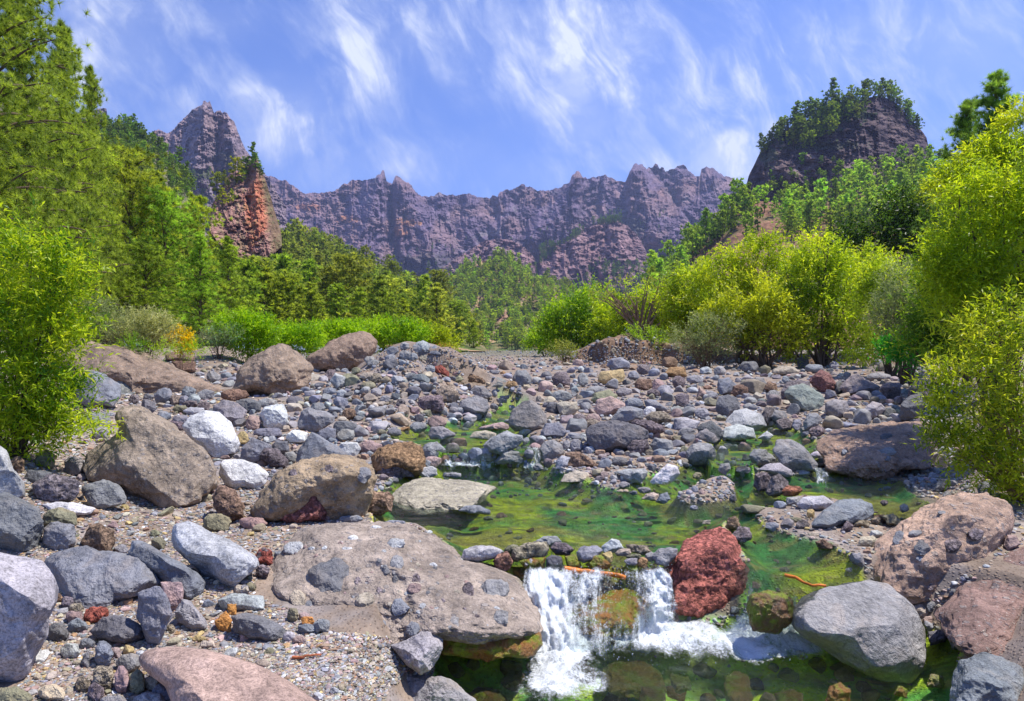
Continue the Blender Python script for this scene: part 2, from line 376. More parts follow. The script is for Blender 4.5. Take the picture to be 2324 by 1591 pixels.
for nm, lv, dep, slope, pl in POOLS:
    X, Y = gpt([p[0] for p in pl], [p[1] for p in pl], lv)
    sd = poly_sd(XX[_n], YY[_n], np.stack([X, Y], 1)); t_ = WZ[_n]; t_[sd < .05] = np.maximum(t_[sd < .05], lv); WZ[_n] = t_
def hit(px, py, useW=True):
    """distance along y where the picture ray first meets ground or water (vectorised)"""
    px = np.atleast_1d(np.asarray(px, float)); py = np.atleast_1d(np.asarray(py, float))
    T = WZ if useW else Z
    u = (px-CX)/F; v = (CY-py)/F; j = np.clip(np.rint((u-US[0])/(US[1]-US[0])).astype(int), 0, len(US)-1)
    prof = T[:, j].T-HC; zr = v[:, None]*ROWS[None]
    below = zr <= prof; k = np.argmax(below, 1); k = np.where(below.any(1), k, len(ROWS)-1); k1 = np.maximum(k-1, 0)
    r = np.arange(len(px)); g0 = zr[r, k1]-prof[r, k1]; g1 = zr[r, k]-prof[r, k]
    t = np.clip(g0/(g0-g1+1e-9), 0, 1)
    return ROWS[k1]+(ROWS[k]-ROWS[k1])*t

P3 = xyz3(XX, YY, Z)
n1 = fbm(P3*.9, 4, 21); n2 = fbm(P3*5, 3, 22)
dirt = np.array([.25, .19, .145])*(1+.25*n1[:, None]+.15*n2[:, None])
gv = sstep(-.2, .5, fbm(P3*2.1, 3, 23))[:, None]
dirt = dirt*(1-.5*gv)+np.array([.27, .25, .25])*.5*gv
bank = (sstep(38, 40, P3[:, 1])*sstep(50, 46, P3[:, 1])*sstep(1230, 1290, CX+P3[:, 0]/P3[:, 1]*F))[:, None]; dirt = dirt*(1-bank)+np.array([.20, .125, .08])*(1+.5*n2[:, None])*bank
far = sstep(45, 90, P3[:, 1])[:, None]; dirt = dirt*(1-far)+np.array([.16, .15, .10])*far
ga, gb, gc = fbm(P3*np.array([1.6, 2.6, 1]), 4, 31), fbm(P3*np.array([4.5, 7, 3]), 4, 32), fbm(P3*np.array([.9, 1.1, 1]), 3, 33)
yg, em, dk, oc = np.array([.24, .26, .010]), np.array([.035, .15, .035]), np.array([.025, .035, .02]), np.array([.22, .15, .05])
alc = yg*sstep(-.5, .5, ga)[:, None]+em*(1-sstep(-.5, .5, ga))[:, None]
alc = alc*(1-.7*sstep(.15, .6, gb)[:, None])+dk*.7*sstep(.15, .6, gb)[:, None]
oo = (sstep(.15, .6, gc)*.65*np.where(P3[:, 1] < 4.9, .55, 1))[:, None]; alc = alc*(1-oo)+oc*oo
gd = fbm(P3*np.array([10, 26, 4]), 3, 34); alc = alc*(1.05+.45*gd[:, None])+np.array([.01, .02, .0]); bl = sstep(.30, .6, fbm(P3*np.array([6, 17, 3]), 3, 35))[:, None]*.75; alc = alc*(1-bl)+np.array([.22, .17, .05])*bl
nr_ = (P3[:, 1] < 4.95)[:, None]; alc = np.where(nr_, alc*1.35+np.array([.07, .13, .01]), alc)
A_ = ALG[:, None]; colT = np.clip(dirt, .01, 1)*(1-A_)+alc*1.9*A_
def ground_mat():
    m, t = material('stream_bed'); P = t.node('ShaderNodeTexCoord').outputs['Object']; base = attr(t)
    v = t.node('ShaderNodeTexVoronoi'); t.put(v.inputs['Vector'], P); v.inputs['Scale'].default_value = 34
    cs = t.sep(v.outputs['Color']); st = t.rng(v.outputs['Distance'], .1, .45, 1, 0)
    pc = t.mix(cs[0], (.6, .55, .55, 1), (1.6, 1.45, 1.35, 1))
    col = t.mix(t.m('MULTIPLY', st, .8), base, t.vm('MULTIPLY', base, pc)); n = t.noise(P, 6, 5, .7)
    col = t.vm('SCALE', col, None, t.rng(n, .3, .7, .75, 1.2))
    return finish(m, t, bsdf(t, col, .85, bump(t, t.m('ADD', t.m('MULTIPLY', st, .5), n), .02, .8), .25))
ground = mesh('ground', P3, gridF(len(ROWS), len(US), True), ground_mat(), colT); tag(ground, kind='structure')

# ------------------------------------------------------------------ water
def water_mat(name, tint, ripple=14, amt=.02, rough=.04):
    m, t = material(name); P = t.node('ShaderNodeTexCoord').outputs['Object']; s = t.sep(P)
    q = t.comb(t.m('MULTIPLY', s[0], .7), t.m('MULTIPLY', s[1], 1.5), s[2])
    n = t.m('ADD', t.noise(q, ripple*.45, 5, .65, .7), t.m('MULTIPLY', t.noise(q, ripple*2.2, 4, .7, .5), .4)); nr = bump(t, n, amt, 1.0)
    tr = t.node('ShaderNodeBsdfTransparent'); t.put(tr.inputs[0], tint)
    gl = t.node('ShaderNodeBsdfGlossy'); gl.inputs['Roughness'].default_value = rough; t.put(gl.inputs['Color'], (1, 1, 1, 1)); t.l.new(nr, gl.inputs['Normal'])
    fr = t.node('ShaderNodeFresnel'); fr.inputs['IOR'].default_value = 1.38; t.l.new(nr, fr.inputs['Normal'])
    mx = t.node('ShaderNodeMixShader'); t.put(mx.inputs[0], t.m('MULTIPLY', fr.outputs[0], 1.15, clamp=True)); t.l.new(tr.outputs[0], mx.inputs[1]); t.l.new(gl.outputs[0], mx.inputs[2])
    return finish(m, t, mx.outputs[0])
M_WATER = water_mat('stream_water', (.90, .98, .90, 1), 13, .11)
M_WFAST = water_mat('fast_water', (.95, 1.0, .95, 1), 18, .08, .06)
def water_sheet(name, lv, pl, grow, mat):
    X, Y = gpt([p[0] for p in pl], [p[1] for p in pl], lv); c = np.array([X.mean(), Y.mean()])
    Q = np.stack([X, Y], 1)
    x0, x1, y0, y1 = X.min()-grow, X.max()+grow, Y.min()-grow, Y.max()+grow
    st = .05; gx = np.arange(x0, x1+st, st); gy = np.arange(y0, y1+st, st); A, B = np.meshgrid(gx, gy, indexing='ij')
    sd = poly_sd(A.ravel(), B.ravel(), Q); keep = sd < grow
    Fq = gridF(len(gx), len(gy), True); Fq = Fq[keep[Fq].all(1)]; used = np.unique(Fq); idx = np.full(len(keep), -1); idx[used] = np.arange(len(used))
    V = np.stack([A.ravel(), B.ravel(), np.full(A.size, lv)], 1)[used]
    V[:, 2] += .004*fbm(V*np.array([3, 6, 1]), 3, 41)
    return tag(mesh(name, V, idx[Fq], mat), kind='structure')
for nm, lv, dep, slope, pl in POOLS:
    water_sheet('water', lv, pl, .10 if nm not in ('low', 'main', 'chan') else (.14 if nm == 'low' else .05), M_WFAST if nm in ('low', 'chan') else M_WATER)

# white water: cascades and foam
def foam_mat():
    m, t = material('white_water'); P = t.node('ShaderNodeTexCoord').outputs['Object']; a = t.sep(attr(t))
    uv = t.node('ShaderNodeAttribute'); uv.attribute_name = 'flow'; fl = uv.outputs['Vector']
    n = t.m('ADD', t.m('MULTIPLY', t.noise(fl, 1.0, 6, .72, .35), .62), t.m('ADD', t.m('MULTIPLY', t.noise(P, 16, 5, .75, .6), .30), t.m('MULTIPLY', t.noise(P, 60, 4, .8), .42)))
    al = t.rng(t.m('ADD', n, t.m('MULTIPLY', a[0], .50)), .96, 1.22)
    al = t.m('MULTIPLY', al, t.rng(a[0], .10, .38))
    nr = bump(t, n, .035, 1.0)
    b = bsdf(t, t.mix(t.noise(P, 30, 4, .7), (.70, .76, .82, 1), (.92, .94, .95, 1)), .25, nr, .6)
    sh = t.node('ShaderNodeMixShader'); tr = t.node('ShaderNodeBsdfTransparent'); t.put(tr.inputs[0], (.93, .97, .95, 1))
    gl = t.node('ShaderNodeBsdfGlossy'); gl.inputs['Roughness'].default_value = .12; t.l.new(nr, gl.inputs['Normal'])
    m0 = t.node('ShaderNodeMixShader'); m0.inputs[0].default_value = .01; t.l.new(tr.outputs[0], m0.inputs[1]); t.l.new(gl.outputs[0], m0.inputs[2])
    t.put(sh.inputs[0], al); t.l.new(m0.outputs[0], sh.inputs[1]); t.l.new(b, sh.inputs[2])
    return finish(m, t, sh.outputs[0])
M_FOAM = foam_mat()
def add_flow(o, fl):
    a = o.data.attributes.new('flow', 'FLOAT_VECTOR', 'POINT'); a.data.foreach_set('vector', np.asarray(fl, dtype=np.float32).ravel())
def cascade(lip, foot, z0, z1, n_s, n_t, dens, bulge=.10):
    """lip/foot: lists of (px, depth) at the same parameter; falling sheet between them"""
    s = np.linspace(0, 1, n_s); t = np.linspace(0, 1, n_t); S, T = np.meshgrid(s, t, indexing='ij')
    li = np.array(lip, float); fo = np.array(foot, float); k = np.linspace(0, 1, len(li))
    lx, ld = np.interp(S, k, li[:, 0]), np.interp(S, k, li[:, 1]); fx, fd = np.interp(S, k, fo[:, 0]), np.interp(S, k, fo[:, 1])
    X0, X1 = (lx-CX)/F*ld, (fx-CX)/F*fd
    X = X0+(X1-X0)*T; D_ = ld+(fd-ld)*T**.8; Zc = z0+(z1-z0)*(1-(1-T**1.5)**.9)
    Q = xyz3(S*9, T*2.2, 0); b = fbm(Q, 4, 51).reshape(S.shape); b2 = fbm(xyz3(S*30, T*9), 4, 52).reshape(S.shape)
    D_ = D_-bulge*np.sin(T*math.pi)*(.5+b)-.03*b2; Zc = Zc+.05*b*T+.025*b2
    V = xyz3(X, D_, 0); V[:, 2] = Zc.ravel()
    dn = dens(S, T, lx+(fx-lx)*T)
    fl = np.stack([S.ravel()*n_s*.11, T.ravel()*1.6, np.zeros(S.size)], 1)
    return V, gridF(n_s, n_t), dn.ravel(), fl
def edge(S, e=.08): return sstep(0, e, S)*sstep(0, e, 1-S)
cas = []
cas.append(cascade([(1185, 5.06), (1260, 5.08), (1350, 5.06), (1440, 5.06), (1510, 5.04)], [(1160, 4.5), (1250, 4.25), (1350, 4.3), (1450, 4.4), (1560, 4.6)], -.0, -.40, 150, 80,
    lambda S, T, px: edge(S, .04)*(.66+.55*np.exp(-((px-1240)/50)**2)+.30*np.exp(-((px-1340)/30)**2)*(1-T)+.4*np.exp(-((px-1490)/40)**2)-.22*np.exp(-(((px-1410)/40)**2+((T-.5)/.3)**2)))*sstep(-.05, .2, T)))
cas.append(cascade([(1680, 5.0), (1740, 4.95), (1800, 4.9)], [(1665, 4.65), (1740, 4.55), (1815, 4.5)], -.02, -.40, 60, 50,
    lambda S, T, px: edge(S, .1)*(.35+.25*T+.3*np.exp(-((px-1690)/18)**2)+.25*np.exp(-((px-1795)/10)**2))))
cas.append(cascade([(1008, 9.75), (1060, 9.7), (1112, 9.75)], [(1000, 9.25), (1060, 9.15), (1125, 9.2)], .20, .0, 60, 26,
    lambda S, T, px: edge(S, .1)*(.30+.5*T**2+.3*np.exp(-((px-1020)/9)**2)+.3*np.exp(-((px-1100)/10)**2))))
cas.append(cascade([(1190, 9.8), (1230, 9.8)], [(1180, 9.1), (1235, 9.0)], .20, .0, 30, 26, lambda S, T, px: edge(S, .2)*.85))
cas.append(cascade([(1846, 8.3), (1862, 8.3)], [(1846, 7.9), (1885, 7.8)], .15, .03, 24, 24, lambda S, T, px: edge(S, .2)*.8))
cas.append(cascade([(1170, 17.5), (1205, 17.5)], [(1165, 16.9), (1210, 16.9)], .46, .38, 20, 10, lambda S, T, px: edge(S, .2)*.85))
cas.append(cascade([(1180, 24), (1200, 24)], [(1178, 23), (1205, 23)], .56, .47, 20, 10, lambda S, T, px: edge(S, .2)*.8))
# foam lying on the pools
def foam_sheet(lv, x0, x1, y0, y1, step, fn, h=.05):
    """pixel box on the level lv"""
    (xa, da), (xb, db) = gpt(x0, y1, lv), gpt(x1, y0, lv)
    gy = np.arange(da, db, step); u0, u1 = (x0-CX)/F, (x1-CX)/F; nx = int((u1-u0)*((da+db)/2)/step)
    Yg, Ug = np.meshgrid(gy, np.linspace(u0, u1, nx), indexing='ij'); Xg = Yg*Ug
    PX, PY = CX+Ug*F, CY+(HC-lv)/Yg*F
    d_ = fn(PX, PY); P_ = xyz3(Xg, Yg)
    bn = fbm(P_*6, 4, 61, .5).reshape(d_.shape); bb = ridged(P_*16, 3, 62).reshape(d_.shape)
    V = P_.copy(); V[:, 2] = (lv+.008+np.clip(d_, 0, 1.2)*h*(.8+1.1*bn+.08*bb)).ravel()
    fl = np.stack([Xg.ravel()*5.0, Yg.ravel()*2.6, np.zeros(Xg.size)], 1)
    return V, gridF(*Yg.shape, True), d_.ravel(), fl
def gau(px, py, cx, cy, sx, sy): return np.exp(-(((px-cx)/sx)**2+((py-cy)/sy)**2))
cas.append(foam_sheet(LV_LOW, 1130, 1960, 1405, 1640, .014, lambda x, y:
    np.clip(1.2*gau(x, y, 1265, 1460, 75, 60)+1.1*gau(x, y, 1255, 1570, 100, 75)+.7*gau(x, y, 1390, 1440, 80, 26)+1.05*gau(x, y, 1540, 1440, 100, 40)+1.35*gau(x, y, 1740, 1450, 130, 50)+.6*gau(x, y, 1390, 1560, 70, 40)+.45*gau(x, y, 1450, 1450, 120, 30)+.5*gau(x, y, 1850, 1490, 50, 40)+.40*gau(x, y, 1640, 1490, 160, 34)+.25*gau(x, y, 1460, 1500, 120, 40)
    -.6*gau(x, y, 1640, 1425, 30, 30)-.9*gau(x, y, 1480, 1580, 90, 45), 0, 1.1)*.98, .045))
cas.append(foam_sheet(LV_MAIN, 985, 1260, 1040, 1085, .03, lambda x, y: np.clip(1.1*gau(x, y, 1055, 1056, 60, 9)+.8*gau(x, y, 1205, 1058, 35, 8), 0, 1), .04))
cas.append(foam_sheet(LV_MAIN-.015, 1655, 1830, 1195, 1340, .02, lambda x, y: np.clip(.42*gau(x, y, 1715, 1270, 40, 60)+.42*gau(x, y, 1705, 1320, 40, 22), 0, 1), .035))
cas.append(foam_sheet(LV_R, 1840, 1930, 1066, 1090, .02, lambda x, y: .8*gau(x, y, 1875, 1076, 25, 6), .02))
off = 0; Vs, Fs_, Ds, Fl = [], [], [], []
for V, Fq, dn, fl in cas:
    Vs.append(V); Fs_.append(Fq+off); Ds.append(dn); Fl.append(fl+np.array([0, 0, off*.01])); off += len(V)
dn = np.clip(np.concatenate(Ds), 0, 1.2); o = mesh('white_water', np.concatenate(Vs), np.concatenate(Fs_), M_FOAM, np.stack([dn]*3, 1)); add_flow(o, np.concatenate(Fl))
tag(o, 'white foaming water tumbling over the stone dam into the lower pool', 'white water', kind='stuff')
# flying drops
V0, F0 = ico(1); n = 1100; DV, DF = [], []
src = RS.rand(n)
for k in range(n):
    if src[k] < .72:
        px = 1185+RS.rand()**.8*340; t = RS.rand(); d = 5.0-.5*t-.06*RS.rand(); z = -.05-.34*t+abs(RS.randn())*.035
    elif src[k] < .9: px = RS.uniform(1230, 1800); d = RS.uniform(4.1, 4.7); z = LV_LOW+.02+abs(RS.randn())*.03
    else: px = RS.uniform(1010, 1230); d = RS.uniform(9.1, 9.6); z = .02+abs(RS.randn())*.05
    r = RS.uniform(.0014, .0036)*(1 if d < 6 else 1.6); DV.append(V0*r*np.array([1, 1, RS.uniform(1, 2.2)])+np.array([(px-CX)/F*d, d, z])); DF.append(F0+k*len(V0))
m, t = material('water_drops'); M_DROP = finish(m, t, bsdf(t, (.85, .88, .9, 1), .15, None, .8))
tag(mesh('spray', np.concatenate(DV), np.concatenate(DF), M_DROP), 'flying drops of spray above the cascade', 'spray', kind='stuff')
# ------------------------------------------------------------------ mountains and wooded slopes
def poly_mask(px, py, pts, soft=8):
    return sstep(soft, -soft, poly_sd(px.ravel(), py.ravel(), np.asarray(pts, float))).reshape(px.shape)
HILLS = []
def hill(name, crest, base, d0, d1, nx, nt, relief, colf, mat, jag=3.0, gam=.8, kind='structure', depth_fn=None, back=6, label=None, cat=None):
    """crest, base: skyline and foot polylines in picture pixels; d0,d1: distance of foot and crest"""
    crest = np.array(crest, float); base = np.array(base, float)
    x = np.linspace(crest[0, 0], crest[-1, 0], nx)
    top = np.interp(x, crest[:, 0], crest[:, 1]); bot = np.interp(x, base[:, 0], base[:, 1])
    q = np.stack([x/14, x*0, x*0], 1); top = top-jag*np.abs(fbm(q, 4, 71))-jag*.6*ridged(q*2.3, 3, 72)+jag*.5
    bot = np.maximum(bot, top+6)
    t = np.linspace(0, 1, nt); X, T = np.meshgrid(x, t, indexing='ij')
    PY = bot[:, None]+(top-bot)[:, None]*T
    D = (d0+(d1-d0)*T**gam); D = D+relief(X, PY, T)*d1
    if depth_fn is not None: D = D+depth_fn(X, PY, T)*d1
    V = np.stack([(X-CX)/F*D, D, HC+(CY-PY)/F*D], -1)
    col = colf(X, PY, T, V)
    bk = []
    for k in range(1, back+1):
        v = V[:, -1].copy(); s = d1*.05*k; hh = max((V[:, -1, 2].max()-V[:, 0, 2].min()), 1)
        r = np.hypot(v[:, 0], v[:, 1]); v[:, 0] *= 1+s/r; v[:, 1] *= 1+s/r; v[:, 2] -= .12*k*hh*.8+.02*hh; bk.append(v)
    VV = np.concatenate([V]+[b[:, None] for b in bk], 1); CC = np.concatenate([col]+[col[:, -1:]]*back, 1)
    o = mesh(name, VV.reshape(-1, 3), gridF(nx, nt+back, True), mat, np.clip(CC.reshape(-1, 3), .005, 1))
    if kind == 'structure': tag(o, kind='structure')
    else: tag(o, label, cat)
    HILLS.append((x, top, bot, V))
    return o
def on_hill(h, px, py):
    x, top, bot, V = h; n, m_ = V.shape[:2]
    fi = np.clip((px-x[0])/(x[-1]-x[0])*(n-1), 0, n-1.001); i = fi.astype(int)
    T = (py-bot[i])/(top[i]-bot[i]); fj = np.clip(T*(m_-1), 0, m_-1.001); j = fj.astype(int)
    a = (fi-i)[:, None]; b = (fj-j)[:, None]
    P = (1-a)*(1-b)*V[i, j]+a*(1-b)*V[i+1, j]+(1-a)*b*V[i, j+1]+a*b*V[i+1, j+1]
    return P, (T >= 0) & (T <= 1)
def crag(a, b, A, B=0, seed=0, warp=.6):
    """relief along the line of sight: buttresses and gullies a px apart, ledges b px"""
    def f(X, PY, T):
        P = np.stack([X.ravel()/a, PY.ravel()/(a*2.6), X.ravel()*0+seed], 1)
        w_ = fbm(P*.8+9, 3, seed+3)[:, None]*warp
        r = ridged(P+np.concatenate([w_, w_*.3, w_*0], 1), 5, seed, .55)
        s = fbm(np.stack([X.ravel()/b, PY.ravel()/b*1.4, X.ravel()*0+3], 1), 5, seed+7, .6)
        l = ridged(np.stack([X.ravel()/(b*2.0)+PY.ravel()/(b*2.4), PY.ravel()/(b*.42)-X.ravel()/(b*1.9), X.ravel()*0], 1), 3, seed+9)
        return -(A*r+B*s+B*.3*l).reshape(X.shape)
    return f
def rockcol(basec, c2, strata=10, seed=0, dikes=.5, green=None, orange=None):
    basec, c2 = np.array(basec), np.array(c2)
    def f(X, PY, T, V):
        x, y = X.ravel(), PY.ravel(); P = np.stack([x/40, y/30, x*0], 1)
        n = fbm(P, 5, seed+80); n2 = fbm(np.stack([x/9, y/6, x*0], 1), 4, seed+81)
        c = basec*(1-sstep(-.4, .5, n))[:, None]+c2*sstep(-.4, .5, n)[:, None]
        c = c*(1+.30*n2[:, None])
        st = ridged(np.stack([x/120+n*.4, y/strata+x/90+n, x*0], 1), 3, seed+82); c = c*(1+.14*st[:, None])
        if dikes:
            for k, (a, b) in enumerate(((1, .45), (.35, -1), (1, -.2))):
                w_ = fbm(np.stack([x/50, y/50, x*0+k], 1), 3, seed+83+k)
                dk_ = np.abs(vn(np.stack([(x*a+y*b)/26+w_*1.6, (x*b-y*a)/300, x*0+k*5], 1), seed+84+k))
                pr = sstep(.1, .5, fbm(np.stack([x/70, y/70, x*0+9+k], 1), 2, seed+90+k))
                m_ = (sstep(.045, .0, dk_)*pr*dikes)[:, None]; c = c*(1-m_)+np.array([.34, .31, .32])*m_
        if orange:
            for (ox, oy, rx, ry, s, oc_) in orange:
                m_ = np.exp(-(((x-ox)/rx)**2+((y-oy)/ry)**2)+.9*n2)*s; m_ = np.clip(sstep(.35, .8, m_)*s, 0, 1)[:, None]; c = c*(1-m_)+np.array(oc_)*m_
        if green:
            for (ox, oy, rx, ry, s) in green:
                m_ = (sstep(.35, .7, np.exp(-(((x-ox)/rx)**2+((y-oy)/ry)**2))+.45*n2)*s)[:, None]; c = c*(1-m_)+np.array([.045, .075, .025])*m_
        return c.reshape(X.shape+(3,))
    return f
def hill_mat(name, scale, bd):
    m, t = material(name); P0 = t.node('ShaderNodeTexCoord').outputs['Object']; P = t.vm('MULTIPLY', P0, (1, 1, .42)); base = attr(t)
    n = t.noise(P, scale, 7, .72, .5); n2 = t.noise(P, scale*5, 4, .7, .8); col = t.vm('SCALE', base, None, t.m('MULTIPLY', t.rng(n, .3, .7, .62, 1.32), t.rng(n2, .3, .7, .8, 1.18)))
    return finish(m, t, bsdf(t, col, .95, bump(t, t.m('ADD', n, t.m('MULTIPLY', n2, .35)), bd), .1))
PUR, PUR2, BLU = (.165, .12, .175), (.235, .165, .165), (.13, .125, .165)
RED = (.52, .19, .11)
# rim of the great cliff wall, left half and right half
rim = np.concatenate([zc('T3', [40, 230, 150, 290, 220, 290, 260, 315, 310, 320, 330, 345, 370, 365, 430, 410, 520, 410, 600, 405, 640, 395, 680, 370, 710, 345, 740, 345, 780, 318, 850, 320, 930, 310, 945, 288, 968, 275, 976, 255, 982, 250, 994, 258, 1000, 290, 1012, 330, 1050, 345, 1073, 295, 1080, 291, 1100, 300, 1130, 325, 1185, 355, 1195, 380, 1215, 400, 1260, 435, 1340, 430, 1375, 410, 1440, 425, 1500, 425, 1590, 412, 1640, 435, 1730, 445, 1750, 425, 1762, 425, 1785, 440, 1795, 412]),
      zc('T4', [150, 390, 200, 385, 250, 360, 272, 342, 284, 345, 295, 365, 340, 370, 375, 395, 430, 395, 500, 380, 550, 370, 562, 352, 575, 345, 600, 335, 620, 290, 640, 275, 648, 255, 665, 258, 695, 300, 720, 310, 740, 305, 800, 295, 838, 293, 850, 283, 880, 305, 900, 305, 930, 325, 990, 330, 1010, 290, 1020, 260, 1045, 215, 1070, 203, 1090, 210, 1110, 207, 1140, 245, 1155, 230, 1180, 230, 1200, 206, 1212, 208, 1230, 240, 1245, 228, 1258, 232, 1270, 260, 1300, 245, 1330, 240, 1360, 218, 1400, 215, 1430, 250, 1485, 295, 1510, 290, 1520, 245, 1550, 230, 1600, 240, 1640, 265, 1680, 290, 1720, 298, 1760, 320, 1780, 350, 1810, 375, 1850, 420, 1990, 520])])
def fins(L):
    def f(X, PY, T):
        o = 0
        for (x0, y0, x1, y1, w_, a) in L:   # buttress ridges running from (x0,y0) down to (x1,y1)
            k = np.clip((PY-y0)/(y1-y0), 0, 1); xc = x0+(x1-x0)*k; ww = w_*(.35+.8*k)
            fade = sstep(y0-12, y0+10, PY)*sstep(y1+40, y1-30, PY); dx = (X-xc)/ww
            o = o-1.0*a*np.clip(1-np.abs(dx), 0, 1)**.8*fade*(1+0*dx)
        return o
    return f
fl_ = fins([(862, 395, 800, 640, 75, .07), (905, 410, 1010, 640, 85, .06), (1160, 470, 1130, 560, 45, .05), (1232, 440, 1210, 560, 30, .04), (1310, 395, 1240, 545, 60, .09), (1400, 440, 1385, 500, 30, .05), (1440, 380, 1500, 560, 95, .10),
            (1550, 390, 1560, 500, 60, .04), (1620, 390, 1590, 560, 90, .08), (700, 440, 690, 560, 60, .03), (1000, 440, 960, 600, 55, .04), (1080, 450, 1060, 580, 50, .045)])
M_FAR = hill_mat('cliff_rock', .03, 14)
cr = crag(30, 12, .028, .009, 5)
hill('mountains', rim, [(560, 700), (1000, 690), (1500, 690), (1900, 720)], 1850, 2650, 1300, 330, cr, rockcol(PUR, (.25, .165, .18), 9, 1, .5,
     green=[(1500, 610, 200, 40, .8), (1420, 520, 50, 40, .6), (1180, 610, 120, 40, .6), (950, 600, 120, 30, .4)],
     orange=[(790, 498, 26, 12, 1, (.42, .20, .12)), (920, 505, 42, 9, 1, (.45, .22, .12)), (910, 525, 22, 18, .9, (.45, .22, .13)), (700, 470, 30, 9, 1, (.42, .20, .13)), (715, 520, 16, 9, 1, (.42, .2, .12)),
             (1500, 440, 22, 30, .6, (.30, .17, .15)), (1560, 420, 60, 14, .5, (.26, .15, .15)), (1000, 590, 160, 60, .35, (.24, .15, .15)), (930, 430, 60, 50, .35, (.25, .15, .16))]), M_FAR, 3.0, .75, depth_fn=fl_)
# left peak
hill('mountains', np.concatenate([[(150, 290)], zc('T1', [600, 1000, 740, 950, 820, 925, 870, 915, 900, 917, 905, 950, 916, 1040, 930, 1130, 1150, 1200, 1250, 1170, 1290, 1120, 1340, 1095, 1380, 1110, 1415, 1130, 1450, 1110, 1490, 1070, 1510, 1045, 1560, 1000, 1600, 965, 1625, 930, 1680, 900, 1715, 880, 1722, 850, 1734, 848, 1745, 862, 1760, 870, 1776, 857, 1785, 890, 1800, 930, 1812, 958, 1840, 940, 1865, 935, 1880, 950, 1900, 945, 1925, 965, 1950, 1010, 1980, 1030, 2000, 1080, 2020, 1130, 2045, 1200, 2080, 1270, 2150, 1350, 2230, 1450]), [(650, 470)]]),
     [(150, 620), (650, 640)], 1080, 1480, 640, 280, crag(34, 14, .022, .013, 15), rockcol((.27, .205, .23), (.34, .24, .24), 7, 3, .5,
     orange=[(430, 400, 36, 10, 1, (.42, .20, .12)), (450, 350, 70, 18, .5, (.30, .17, .16)), (500, 330, 30, 12, .5, (.35, .18, .15)), (350, 300, 20, 10, .7, (.34, .2, .16))], green=[(450, 395, 60, 14, .8), (510, 360, 30, 20, .6), (560, 400, 30, 30, .6), (400, 400, 60, 12, .5)]), M_FAR, 2.5, .8,
     depth_fn=fins([(462, 240, 440, 420, 55, .05), (515, 255, 540, 400, 40, .04), (400, 310, 380, 420, 40, .03)]))
# purple butte under the wall, with a wooded shoulder
hill('mountains', [(900, 690), (960, 640), (1000, 610)]+list(zc('T4', [0, 745, 90, 730, 200, 738, 290, 790, 340, 840, 378, 900, 395, 800, 430, 780, 560, 770, 640, 690, 700, 660, 760, 640, 800, 625, 850, 610, 930, 600, 1010, 640, 1050, 680, 1100, 740, 1150, 850, 1210, 960, 1300, 1040])),
     [(900, 700), (1600, 700)], 1400, 1750, 560, 200, crag(36, 12, .028, .012, 25), rockcol((.27, .165, .17), (.32, .20, .20), 12, 5, .35, green=[(1420, 660, 150, 14, .8), (1300, 640, 30, 20, .5), (1000, 620, 90, 20, .3)]), M_FAR, 2.2, .9,
     depth_fn=fins([(1310, 540, 1290, 660, 60, .04), (1400, 520, 1420, 660, 60, .04), (1050, 590, 1080, 660, 60, .03)]))
# wooded centre hill
SOIL, GRN = (.40, .24, .16), (.10, .135, .04)
def soilcol(c1, c2, seed, k=0.5):
    c1, c2 = np.array(c1), np.array(c2)
    def f(X, PY, T, V):
        P = V.reshape(-1, 3)/V[..., 1].max(); n = fbm(P*28, 5, seed+80); n2 = fbm(P*120, 3, seed+81)
        m_ = sstep(k-.5, k+.5, n)[:, None]; return ((c1*(1-m_)+c2*m_)*(1+.25*n2[:, None])).reshape(X.shape+(3,))
    return f
M_HILL = hill_mat('slope_soil', .05, 3)
hill('hills', [(930, 720), (960, 675)]+list(zc('T3', [1270, 1070, 1370, 1075, 1470, 1000, 1530, 925, 1600, 890, 1700, 880, 1820, 850]))+list(zc('T4', [0, 880, 130, 840, 220, 880, 290, 920, 340, 975, 400, 1015, 480, 1045, 560, 1055, 650, 1075, 750, 1090, 900, 1120])),
     [(930, 798), (1350, 798)], 560, 980, 360, 160, crag(70, 20, .05, .01, 35), soilcol(SOIL, GRN, 7, .0), M_HILL, 1.5)
# long wooded slope on the left
hill('hills', [(560, 540)]+list(zc('T3', [100, 720, 200, 720, 280, 735, 400, 745, 500, 765, 560, 795, 620, 815, 690, 865, 760, 880, 840, 900, 900, 945, 980, 985, 1060, 1035, 1140, 1045, 1230, 1065, 1270, 1100, 1350, 1150, 1450, 1210, 1550, 1310, 1640, 1410, 1700, 1490])),
     [(560, 778), (1050, 797)], 120, 520, 360, 160, crag(80, 20, .04, .01, 45), soilcol(GRN, SOIL, 8, .35), M_HILL, 1.2, 1.1)
# near left slope and the dark pine ridge above it
hill('hills', [(-900, 100), (-300, 60), (60, 180)]+list(zc('T1', [830, 1130, 870, 1090, 930, 1075, 1030, 1060, 1100, 1080, 1150, 1120, 1220, 1170, 1270, 1210, 1350, 1260, 1400, 1310, 1450, 1350, 1500, 1400, 1560, 1470, 1610, 1560, 1640, 1640, 1655, 1800, 1720, 2150, 1900, 2400, 2000, 2500])),
     [(-900, 770), (530, 770)], 75, 430, 420, 160, crag(70, 20, .03, .01, 55), soilcol((.17, .15, .10), (.11, .12, .05), 9, .3), M_HILL, 1.2, 1.3)
